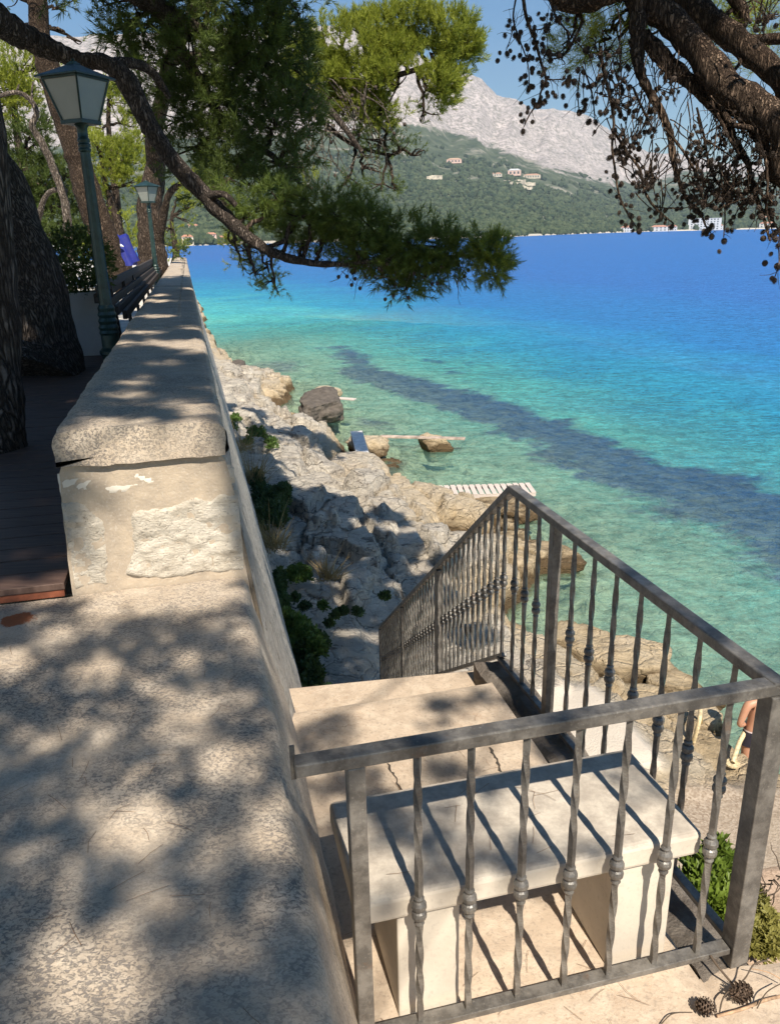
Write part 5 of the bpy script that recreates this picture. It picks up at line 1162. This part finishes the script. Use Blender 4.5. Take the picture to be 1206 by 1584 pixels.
mb = MB(); mb.box(wt_ + Z * .98 - V * .15, (.35, .42, .03)); obj('table_top', mb, simple('white_paint', (.78, .78, .76), .5), t, bevel=.005)
for a_, c_ in ((1, 1), (1, -1), (-1, 1), (-1, -1)):
    mb = MB(); mb.bar(wt_ + U * a_ * .28 + V * (c_ * .34 - .15), wt_ + U * a_ * .28 + V * (c_ * .34 - .15) + Z * .95, .06, .06); obj('leg', mb, simple('white_paint', (.78, .78, .76)), t)
# folded blue parasol cover with white mark
bp_ = at_d(193, 412, 19); t = thing('folded_parasol', 'royal blue folded parasol with a white wave mark between the two trunks', 'parasol', bp_)
mb = MB(); rings = []
for i in range(14):
    u_ = i / 13; an = np.arange(28) * 2 * PI / 28; r = (.30 * (1 - .35 * u_) * (1 + .16 * np.cos(an * 7 + u_ * 3))); cc = bp_ + Z * (.06 + .56 * u_) + RT * (-.06 * u_)
    rings.append(cc + np.stack([np.cos(an) * r, np.sin(an) * r * .8, .05 * np.cos(an * 3)], 1))
mb.loft(rings); obj('canopy', mb, simple('royal_blue_canvas', (.012, .02, .20), .7), t, smooth=True)
mb = MB(); path = np.array([bp_ + RT * x + Z * z - FW * (.27 + .02) * 1.02 for x, z in [(-.16, .36), (-.09, .34), (0, .36), (.08, .33), (.12, .31)]]); mb.tube(path, [.01, .028, .032, .026, .01], 6); obj('white_mark', mb, simple('white_paint', (.78, .78, .76)), t)
mb = MB(); mb.tube([bp_ - Z * .6, bp_ + Z * .1], .025, 8); obj('pole', mb, simple('white_paint', (.78, .78, .76)), t)
# slatted bench-like timber rail beside the parapet
DWOOD = Mat('grey_black_timber'); DWOOD = DWOOD.done(DWOOD.mix(DWOOD.ramp(DWOOD.noise(4, 6, .7, .2, DWOOD.mapping((1.5, 18, 18), rot=(0, 0, -(PI / 2 + WA) * 0))), [(.35, 0), (.65, 1)]), (.022, .018, .017), (.085, .072, .066)), .7, spec=.25)
t = thing('timber_screen', 'long dark slatted timber bench back running beside the parapet top', 'bench', W(9.4, -.95, -1.3))
for i, (dv, z_) in enumerate([(0, -.475), (-.05, -.575), (.03, -.655), (.10, -.735), (.17, -.80)]):
    mb = MB(); a_ = W(8.9 + .2 * i, -.86 + dv - .02, z_); b_ = W(25.5, -.72 + dv * .5, z_ - .03); mb.bar(a_, b_, .05, .094); obj('slat', mb, DWOOD, t, bevel=.006)
for u_ in np.arange(10, 25, 2.1):
    mb = MB(); mb.bar(W(u_, -.80, -1.3), W(u_, -.86, -.50), .05, .05); obj('leg', mb, DWOOD, t)

# ================================================================== by the water: walkways, boards, ladder
PWOOD = Mat('bleached_boards'); PWOOD = PWOOD.done(PWOOD.mix(PWOOD.noise(3, 6, .7), (.62, .55, .49), (.44, .38, .34)), .85, spec=.2)
c00, c10 = W(18.95, 5.15, -6.42), W(18.32, 8.30, -6.42); dx = (c10 - c00); LW = np.linalg.norm(dx); dx /= LW; dy = np.cross(Z, dx)
t = thing('slatted_walkway', 'pale slatted wooden walkway reaching over the shallow water', 'walkway', c00)
for k in range(19):
    p = c00 + dx * (.09 + k * (LW - .18) / 18) + dy * .40 + Z * random.uniform(-.006, .006); mb = MB(); mb.box(p, (.064, .42, .014), (dx, dy, Z)); obj('board', mb, PWOOD if k not in (2, 3) else simple('brown_board', (.27, .20, .16), .85), t, bevel=.003)
for q_ in (.02, .78):
    mb = MB(); mb.box(c00 + dx * LW / 2 + dy * q_ - Z * .062, (LW / 2 - .03, .035, .045), (dx, dy, Z)); obj('beam', mb, PWOOD, t, bevel=.004)
mb = MB(); a_, b_ = at(588, 675, -6.38), at(719, 678.5, -6.38); mb.bar(a_, b_, .22, .06); o = obj('gangplank', mb, simple('old_plank', (.42, .33, .27), .85, .3, 3), bevel=.008, loc=a_); tag(o, 'thin weathered plank lying across the lone rock in the shallows', 'plank')
a_ = at(551, 668, SEA + .95); b_ = at(561, 703, SEA + .70); mb = MB(); mb.bar(a_, b_, .38, .07); t = thing('stone_plank', 'tilted white board laid between two ochre rocks', 'board', b_); obj('board', mb, simple('white_board', (.70, .67, .63), .7), t, bevel=.01)
mb = MB(); mb.bar(a_ - Z * .16 - V * .16, b_ - Z * .15 - V * .16, .04, .18); obj('side_beam', mb, simple('dark_beam', (.12, .10, .09), .9), t)
mb = MB(); a_, b_ = at(478, 612, -6.25), at(549, 618, -6.3); mb.bar(a_, b_, .3, .05); o = obj('thin_board', mb, PWOOD, bevel=.008, loc=a_); tag(o, 'thin pale board on top of the black boulder', 'board')
# bathing ladder
LAD = simple('cream_painted_rail', (.62, .50, .30), .5, .25, 30, .2)
lb_ = at(1150, 1190, -6.45); t = thing('bathing_ladder', 'cream bathing ladder rail the swimmer is holding on to', 'ladder', lb_)
def pipe(pts, r, nm, par_, m_=LAD): mb = MB(); mb.tube(spline(pts, 5), r, 8); obj(nm, mb, m_, par_, smooth=True)
P0 = at(1133, 1175, -6.3); P1 = at_d(1152, 1124, np.linalg.norm(at(1140, 1178, -6.45)) + .1)
pipe([P0 - Z * .04, P0 + (P1 - P0) * .5, P1 - Z * .02 + V * .02, P1 + U * .12 + V * .04], .030, 'rail', t)
P2 = at(1156, 1194, -6.75); pipe([P2, P2 + Z * .45, P1 + U * .02 + V * .12 - Z * .02, P1 + U * .12 + V * .12], .026, 'rail', t)
mb = MB(); mb.lathe(P0 - Z * .07, [(.09, 0), (.09, .02), (.03, .025)], 12); obj('foot_plate', mb, LAD, t)
lb2 = at(1072, 1148, -6.4); t = thing('bathing_ladder', 'cream ladder rail left of the swimmer beside the brown rock', 'ladder', lb2)
pipe([lb2, lb2 + Z * .35 + V * .05, at_d(1082, 1088, np.linalg.norm(lb2) + .2)], .028, 'rail', t); Q2 = at_d(1082, 1088, np.linalg.norm(lb2) + .2)
pipe([Q2, Q2 + V * .05 - Z * .3, Q2 + V * .07 - Z * .75], .022, 'rail', t, simple('brass_rail', (.25, .16, .05), .5))

# ================================================================== plants
LEAF = mat_needles('broad_leaves', (.045, .085, .022), (.09, .15, .035), .3); LEAFD = mat_needles('ivy_leaves', (.022, .045, .018), (.04, .075, .028), .25); STRAW = mat_needles('dry_grass', (.22, .16, .075), (.30, .22, .11), .2)
LITTER = simple('fallen_needles', (.22, .13, .07), .8, .3, 30, 0)
def leaf_cloud(P, D, S_, ln, w, seed):
    """broad little leaves: two triangles folded along the midrib, in sprigs"""
    rs = np.random.default_rng(seed); n = len(P); Rm = rot_from(D, rs.uniform(0, 6.28, n)); k = 7; mb = MB()
    a = rs.uniform(0, 6.28, (k,)); sp = rs.uniform(.4, 1.3, k); d = np.stack([np.cos(a) * np.sin(sp), np.sin(a) * np.sin(sp), np.cos(sp)], 1); b0 = np.stack([a * 0, a * 0, rs.uniform(0, ln, k)], 1)
    sd = np.cross(d, rs.normal(size=(k, 3))); sd /= np.linalg.norm(sd, axis=1)[:, None]; nn_ = np.cross(d, sd)
    q = np.stack([b0, b0 + d * ln * .5 + sd * w / 2 + nn_ * w * .12, b0 + d * ln, b0 + d * ln * .5 - sd * w / 2 + nn_ * w * .12], 1).reshape(-1, 3)
    X = np.einsum('nij,kj->nki', Rm, q) * S_[:, None, None] + P[:, None, :]; F = np.arange(n * k * 4).reshape(-1, 4)
    mb.add(X.reshape(-1, 3), np.vstack([F[:, [0, 1, 2]], F[:, [0, 2, 3]]])); return mb
def patch(label, pix, z, n, ln, w, r, h, m_=LEAFD, name='shrub', seed=1, cat=None, group=None):
    rs = np.random.default_rng(seed); c0 = at(*pix[0][:2], z); PP = []
    for x, y, rx, ry in pix:
        k = max(4, int(n / len(pix))); a = rs.uniform(0, 6.28, k); q = np.sqrt(rs.uniform(0, 1, k)); px = x + rx * q * np.cos(a); py = y + ry * q * np.sin(a)
        d = (px[:, None] - CX) * RT + (CY - py[:, None]) * UP + F_PX * FW; P = d * (z / d[:, 2:3]); P[:, 2] += rs.uniform(0, h * .6, k) * (1 - q ** 2) ; PP.append(P)
    P = np.concatenate(PP); D = rs.normal(size=P.shape) * .6 + Z; o = obj(name, leaf_cloud(P, D, rs.uniform(.5, 1.15, len(P)), ln * .85, w * .8, seed), m_, loc=c0); tag(o, label, cat or name, group); return o
patch('dark ivy growing along the wall foot beside the landing', [(470, 1085, 22, 22), (478, 1050, 20, 26), (470, 1020, 14, 18), (505, 1088, 20, 8), (485, 1000, 22, 14)], -5.05, 2600, .08, .055, .3, .30, LEAFD, 'ivy_patch', 5, 'ivy')
patch('bright green low shrub hugging the wall above the ivy', [(455, 975, 22, 14), (470, 990, 26, 16), (445, 965, 10, 8), (488, 1008, 14, 9)], -4.95, 1300, .08, .05, .3, .28, LEAF, 'shrub', 6)
patch('dark shrub beside the parapet in the middle of the wall foot', [(425, 775, 22, 20), (410, 800, 16, 26), (430, 800, 14, 18), (405, 770, 12, 16), (440, 765, 8, 10), (398, 745, 8, 14)], -4.85, 2000, .09, .045, .3, .30, LEAFD, 'shrub', 7)
patch('small green tuft on the rock ledge near the wall', [(465, 890, 16, 10), (452, 893, 10, 8)], -5.1, 420, .09, .05, .3, .2, LEAF, 'rock_plant', 8, 'plant', 'plants on the rock ledge')
patch('narrow dark plant column against the wall foot', [(433, 910, 8, 26), (437, 940, 8, 16)], -5.0, 600, .08, .05, .3, .25, LEAFD, 'shrub', 9)
for i, (x, y) in enumerate([(500, 940), (471, 942), (553, 950), (531, 948), (519, 954), (595, 925), (457, 928), (510, 968)]): patch('tiny plant in a crack of the layered rock, %s' % ['yellowish and left of centre', 'beside the wall shrub', 'tall and nearest the railing', 'small round', 'smallest of the row', 'at the right under the ledge', 'dark and nearest the wall', 'lowest under the layered rock'][i], [(x, y, 7, 5)], -5.1, 70, .06, .04, .2, .14, (LEAF if i == 0 else LEAFD), 'rock_plant', 20 + i, 'plant', 'plants on the rock ledge')
for i, (x, y) in enumerate([(385, 690), (392, 672), (405, 675), (365, 650), (358, 665), (420, 690)]): patch('tuft of green on the upper ledge, %s' % ['under the parapet', 'highest and narrow', 'right of the narrow one', 'nearest the cap stones', 'left edge against the wall', 'rightmost of its row'][i], [(x, y, 6, 5)], -5.1, 80, .12, .06, .2, .25, LEAF, 'rock_plant', 40 + i, 'plant', 'plants on the upper ledge')
def straw(label, x, y, r_, n, z, seed, ln=.3):
    rs = np.random.default_rng(seed); c0 = at(x, y, z); mb = MB()
    for k in range(n):
        a = rs.uniform(0, 6.28); q = rs.uniform(0, r_); b0 = c0 + np.array([math.cos(a) * q, math.sin(a) * q, -.03]); d = Z + rs.normal(size=3) * .55; L = ln * rs.uniform(.5, 1.2); s = np.cross(d, rs.normal(size=3)); s /= np.linalg.norm(s)
        p = np.array([b0 + d * L * t_ + np.array([math.cos(a), math.sin(a), 0]) * L * .4 * t_ ** 2 for t_ in (0, .5, 1)]); wv = np.array([.006, .005, .001])[:, None]; mb.add(np.stack([p - s * wv, p + s * wv], 1), grid_faces(3, 2))
    o = obj('dry_grass_tuft', mb, STRAW, loc=c0); tag(o, label, 'grass tuft', 'dry grass tufts by the wall')
straw('reddish dry grass tuft on the layered rock right of the green tuft', 508, 893, .16, 130, -5.15, 3, .3); straw('dry grass tuft at the wall foot below the shrub', 418, 845, .30, 240, -4.95, 4, .35); straw('dry grass tuft against the wall above the shrub', 388, 745, .35, 260, -4.8, 5, .45); straw('straw coloured tuft at the wall right under the parapet end', 372, 695, .3, 160, -4.9, 6, .4)
# bank right of the landing: soil, green plant, twigs
A, B = np.meshgrid(np.arange(.6, 2.34, .03), np.arange(1.47, 3.4, .03), indexing='ij')
zz = FLOOR - .30 - .10 * (B - 1.5) - 4.2 * np.clip(A - 2.08 + .1 * vnoise(np.stack([A * 3, B * 3, A * 0], -1)), 0, 1) ** 1.1; zz = zz + fbm(np.stack([A, B, A * 0], -1) * 3, 5, 8) * .05
mb = MB(); mb.add(Wn(np.stack([A, B, zz], -1)), grid_faces(*A.shape))
m = Mat('sandy_soil'); c = m.mix(m.ramp(m.noise(4, 7, .7), [(.38, 0), (.62, 1)]), (.56, .42, .32), (.40, .29, .21)); c = m.mix(m.ramp(m.noise(45, 4, .7), [(.5, 0), (.66, .8)]), c, (.20, .14, .10))
o = obj('sandy_bank', mb, m.done(c, .95, m.bump(m.noise(50, 5, .7), .7, .012), spec=.15), smooth=True); tag(o, kind='structure')
mb = MB(); slab(mb, (-.3, 1.52, 1.565, 1.66), FLOOR - .03, .3, .03, 12, .006, .004); o = obj('white_kerb', mb, mat_limestone('pale_kerb', (.74, .70, .63), (.6, .56, .5), False)); tag(o, kind='structure')
patch('leafy green plant with a yellow flower under the railing corner by the bench', [(1085, 1370, 26, 26), (1105, 1345, 26, 20), (1080, 1400, 30, 26), (1110, 1390, 22, 26), (1060, 1425, 24, 16), (1120, 1430, 20, 14), (1095, 1425, 18, 16)], FLOOR - .22, 1900, .045, .024, .2, .16, mat_needles('fresh_leaves', (.06, .11, .015), (.16, .22, .03), .35), 'leafy_plant', 60, 'plant')
patch('yellowish scrubby plant right of the tall corner upright', [(1165, 1410, 18, 26), (1180, 1440, 22, 26), (1160, 1460, 16, 20), (1188, 1470, 14, 14)], FLOOR - .30, 900, .03, .014, .2, .12, mat_needles('scrub_leaves', (.12, .12, .03), (.24, .22, .06), .3), 'scrub_plant', 61, 'plant')
mb = MB(); rs = np.random.default_rng(9)
for k in range(14):
    c = at(1185 + rs.normal() * 12, 1368 + rs.normal() * 14, FLOOR - .2); hang(mb, None, c, 4, rs, .12, .003, 0, -.3, None, 0)
o = obj('dry_twig', mb, simple('dark_twig', (.09, .065, .045), .9), loc=at(1190, 1370, FLOOR - .25)); tag(o, 'dark dry sprig on the sandy bank right of the corner upright', 'twig')
pc = mat_needles('petal', (.7, .5, .03), (.8, .6, .05), .2)

# fallen needles lying on the wall top and landing
mb = MB(); rs = np.random.default_rng(21)
def litter(n, u0, u1, v0, v1, z):
    for _ in range(n):
        c = W(rs.uniform(u0, u1), rs.uniform(v0, v1), z); a = rs.uniform(0, PI); d = U * math.cos(a) + V * math.sin(a); s_ = np.cross(d, Z); L = rs.uniform(.02, .045); k = rs.normal() * .25
        p = np.array([c - d * L + Z * .004, c + s_ * k * L * .5 + Z * .006, c + d * L + Z * .004]); mb.add(np.stack([p - s_ * .0006, p + s_ * .0006], 1), grid_faces(3, 2))
litter(110, .6, 2.9, -1.2, .02, LOW + .002); litter(80, .9, 3.1, .3, 1.35, FLOOR + .003); litter(90, 3.1, 6, -.45, .03, -.648); litter(14, 1.6, 1.95, .3, 1.24, -1.611)
o = obj('needle_litter', mb, LITTER); tag(o, 'thin brown fallen pine needles scattered over the wall tops, bench and landing', 'pine needles', kind='stuff')
# pine cones and twigs on the near slab
def ground_cone(x, y, r, label, tilt):
    c = at(x, y, FLOOR + .002); mb = cone_mesh(r, 8, 9); vv = np.concatenate(mb.v); R_ = rot_from(np.array([[math.cos(tilt), math.sin(tilt), -.15]]), np.array([.3]))[0]; vv = vv @ R_.T; vv = vv - vv.mean(0); vv[:, 2] -= vv[:, 2].min(); mb.v = [vv + c]
    o = obj('pine_cone', mb, simple('fallen_cone', (.13, .088, .062), .8, .4, 60, .3, 200, .001), loc=c); tag(o, label, 'pine cone', 'pine cones on the slab')
ground_cone(1090, 1568, .026, 'smaller fallen pine cone at the bottom edge of the landing', 2.6); ground_cone(1143, 1548, .031, 'larger fallen pine cone at the bottom right by the kerb', .4)
def twig(pts, r, label, m_, nm='fallen_twig'):
    P = [at(x, y, FLOOR + .008 + h) for x, y, h in pts]; mb = MB(); mb.tube(spline(P, 6), r, 7, .15, 3); o = obj(nm, mb, m_, smooth=True, loc=P[0]); tag(o, label, 'twig')
TWC = simple('pale_twig', (.40, .26, .16), .8, .3, 40); TWD = simple('dark_twig', (.09, .065, .045), .9)
twig([(1108, 1572, 0), (1150, 1560, .006), (1180, 1548, .004), (1206, 1541, .0)], .0045, 'thick pale orange twig between the fallen cones and the kerb', TWC)
twig([(1098, 1478, .05), (1112, 1498, .035), (1134, 1524, .01), (1150, 1540, .01)], .0035, 'straight dark stick leaning under the corner upright', TWD)
twig([(1112, 1566, 0), (1120, 1540, .02), (1150, 1515, .03), (1165, 1492, .04), (1185, 1486, .04)], .0022, 'thin curved twig above the larger fallen cone', TWD)
twig([(1022, 1584, 0), (1040, 1568, .01), (1070, 1566, .004)], .0016, 'fine bent twig left of the smaller fallen cone', TWD)
twig([(1160, 1498, .02), (1190, 1505, .03), (1215, 1520, .02)], .0016, 'fine twig crossing the white kerb', TWC)
twig([(1170, 1560, .01), (1185, 1535, .03), (1210, 1520, .03)], .0016, 'fine arched twig at the bottom right corner', TWD)

# ================================================================== swimmer on the ladder
FT = at(1158, 1196, SEA); H_ = 1.68; ft = FT - Z * .30
face = (-RT * .2 + FW * [1, 1, 0] * 1.0); face = face / np.linalg.norm(face); lf = np.cross(Z, face)          # facing out to sea, lf = the swimmer's left
pt = thing('person', 'swimmer in dark trunks standing in the water and holding the cream ladder rail', 'person', ft)
def B_(a, f_, z_): return ft + lf * a + face * f_ + Z * z_
sk_pts = {'pel': (B_(0, 0, .93), .125, .095), 'waist': (B_(0, .0, 1.06), .120, .09), 'chest': (B_(0, -.01, 1.25), .155, .105), 'neckb': (B_(0, .01, 1.40), .085, .075), 'neck': (B_(0, .02, 1.46), .052, .052), 'head': (B_(0, .035, 1.565), .080, .09), 'crown': (B_(0, .03, 1.64), .066, .075)}
V_, E_, R_ = [], [], []
def addp(n_, p, r): V_.append(p); R_.append(r if isinstance(r, tuple) else (r, r)); return len(V_) - 1
ix = {}
for k_, (p, a_, b_) in sk_pts.items(): ix[k_] = addp(k_, p, (a_, b_))
for a_, b_ in zip(list(sk_pts)[:-1], list(sk_pts)[1:]): E_.append((ix[a_], ix[b_]))
hand = P1 + Z * .01
for s in (-1, 1):
    hip = addp('hip', B_(s * .09, 0, .87), .092); kn = addp('knee', B_(s * .10, .04 if s < 0 else -.02, .47), .058); cf = addp('calf', B_(s * .10, .0, .33), .054); ank = addp('ank', B_(s * .10, -.02, .08), .036); toe = addp('toe', B_(s * .11, .14, .03), .034)
    E_ += [(ix['pel'], hip), (hip, kn), (kn, cf), (cf, ank), (ank, toe)]
    sh_ = addp('sh', B_(s * .175, 0, 1.37), .060)
    if s > 0: el = B_(.27, -.02, 1.10); wr = hand + Z * .03 - lf * .0
    else: el = B_(-.25, .05, 1.12); wr = B_(-.24, .22, .96)
    eli = addp('el', el, .040); fa = addp('fa', el * .6 + wr * .4, .037); wri = addp('wr', wr, .025); pa = addp('palm', wr + (wr - el) / np.linalg.norm(wr - el) * .06, (.034, .018))
    E_ += [(ix['neckb'], sh_), (sh_, eli), (eli, fa), (fa, wri), (wri, pa)]
    dr = (wr - el) / np.linalg.norm(wr - el); sd_ = np.cross(dr, Z); sd_ /= np.linalg.norm(sd_)
    for f in range(4):
        b0 = addp('f', V_[pa] + sd_ * (f - 1.5) * .017 + dr * .03, .010); b1 = addp('f', V_[b0] + dr * .03 - Z * .012, .009); b2 = addp('f', V_[b1] - Z * .026 + dr * .006, .008); E_ += [(pa, b0), (b0, b1), (b1, b2)]
    b0 = addp('f', V_[wri] + dr * .03 + sd_ * .034, .011); b1 = addp('f', V_[b0] + dr * .03 - Z * .012 + sd_ * .008, .009); E_ += [(wri, b0), (b0, b1)]
me = bpy.data.meshes.new('body'); me.from_pydata([tuple(p - ft) for p in V_], E_, []); body = bpy.data.objects.new('body', me); COL.objects.link(body); body.parent = pt
sk_ = body.modifiers.new('skin', 'SKIN'); sk_.use_smooth_shade = True
for i, r in enumerate(R_): me.skin_vertices[0].data[i].radius = r
me.skin_vertices[0].data[ix['pel']].use_root = True
body.modifiers.new('sub', 'SUBSURF').levels = 2; body.modifiers['sub'].render_levels = 2
m = Mat('tanned_skin'); m.b.inputs['Subsurface Weight'].default_value = .08; me.materials.append(m.done(m.mix(m.noise(9, 3), (.50, .27, .17), (.44, .22, .14)), .5))
mb = MB(); n = 24; an = np.arange(n) * 2 * PI / n
def tr(z_, a_, b_, off=0): return ft + lf * off + np.cos(an)[:, None] * lf * a_ + np.sin(an)[:, None] * face * b_ + Z * z_
mb.loft([tr(1.0, .158, .118), tr(.93, .168, .128), tr(.84, .185, .125), tr(.78, .190, .122)], caps=False); obj('swim_trunks', mb, simple('dark_swimwear', (.018, .016, .03), .7), pt, smooth=True)
mb = MB(); mb.loft([tr(1.004, .161, .121), tr(.985, .163, .123)], caps=False); obj('waistband', mb, simple('pale_waistband', (.6, .5, .5), .7), pt, smooth=True)
v, f = ICO[3]; hc = B_(0, .02, 1.615); hv = v * [.090, .098, .088]; hv = hv[:, 0:1] * lf + hv[:, 1:2] * face + hv[:, 2:3] * Z; kf = (f[:, 0] >= 0); low_h = (v[f].mean(1)[:, 2] > -.35 - .0) & ~((v[f].mean(1)[:, 1] > .45) & (v[f].mean(1)[:, 2] < .35))
mb = MB(); mb.add(hc + hv * (1 + .06 * vnoise(v * 6)[:, None]), f[low_h]); obj('hair', mb, simple('dark_hair', (.035, .02, .014), .8), pt, smooth=True)
v, f = ICO[2]
for nm, p, r in (('nose', B_(0, .125, 1.555), (.013, .022, .024)), ('ear', B_(.085, .03, 1.56), (.012, .022, .034)), ('ear', B_(-.085, .03, 1.56), (.012, .022, .034))):
    q = v * r; mb = MB(); mb.add(p + q[:, 0:1] * lf + q[:, 1:2] * face + q[:, 2:3] * Z, f); obj(nm, mb, bpy.data.materials['tanned_skin'], pt, smooth=True)

# ================================================================== air
mb = MB(); mb.box((0, 2600, 690), (5200, 5400, 705), (np.array([1., 0, 0]), np.array([0, 1., 0]), Z))
hz = obj('haze', mb, None); tag(hz, kind='stuff'); m = Mat('air'); m.N.remove(m.b); pv = m.N.new('ShaderNodeVolumePrincipled'); pv.inputs['Density'].default_value = 1.0e-4; pv.inputs['Color'].default_value = (.62, .78, 1, 1); pv.inputs['Anisotropy'].default_value = .2
m.t.links.new(pv.outputs[0], m.out.inputs['Volume']); hz.data.materials.append(m.m)
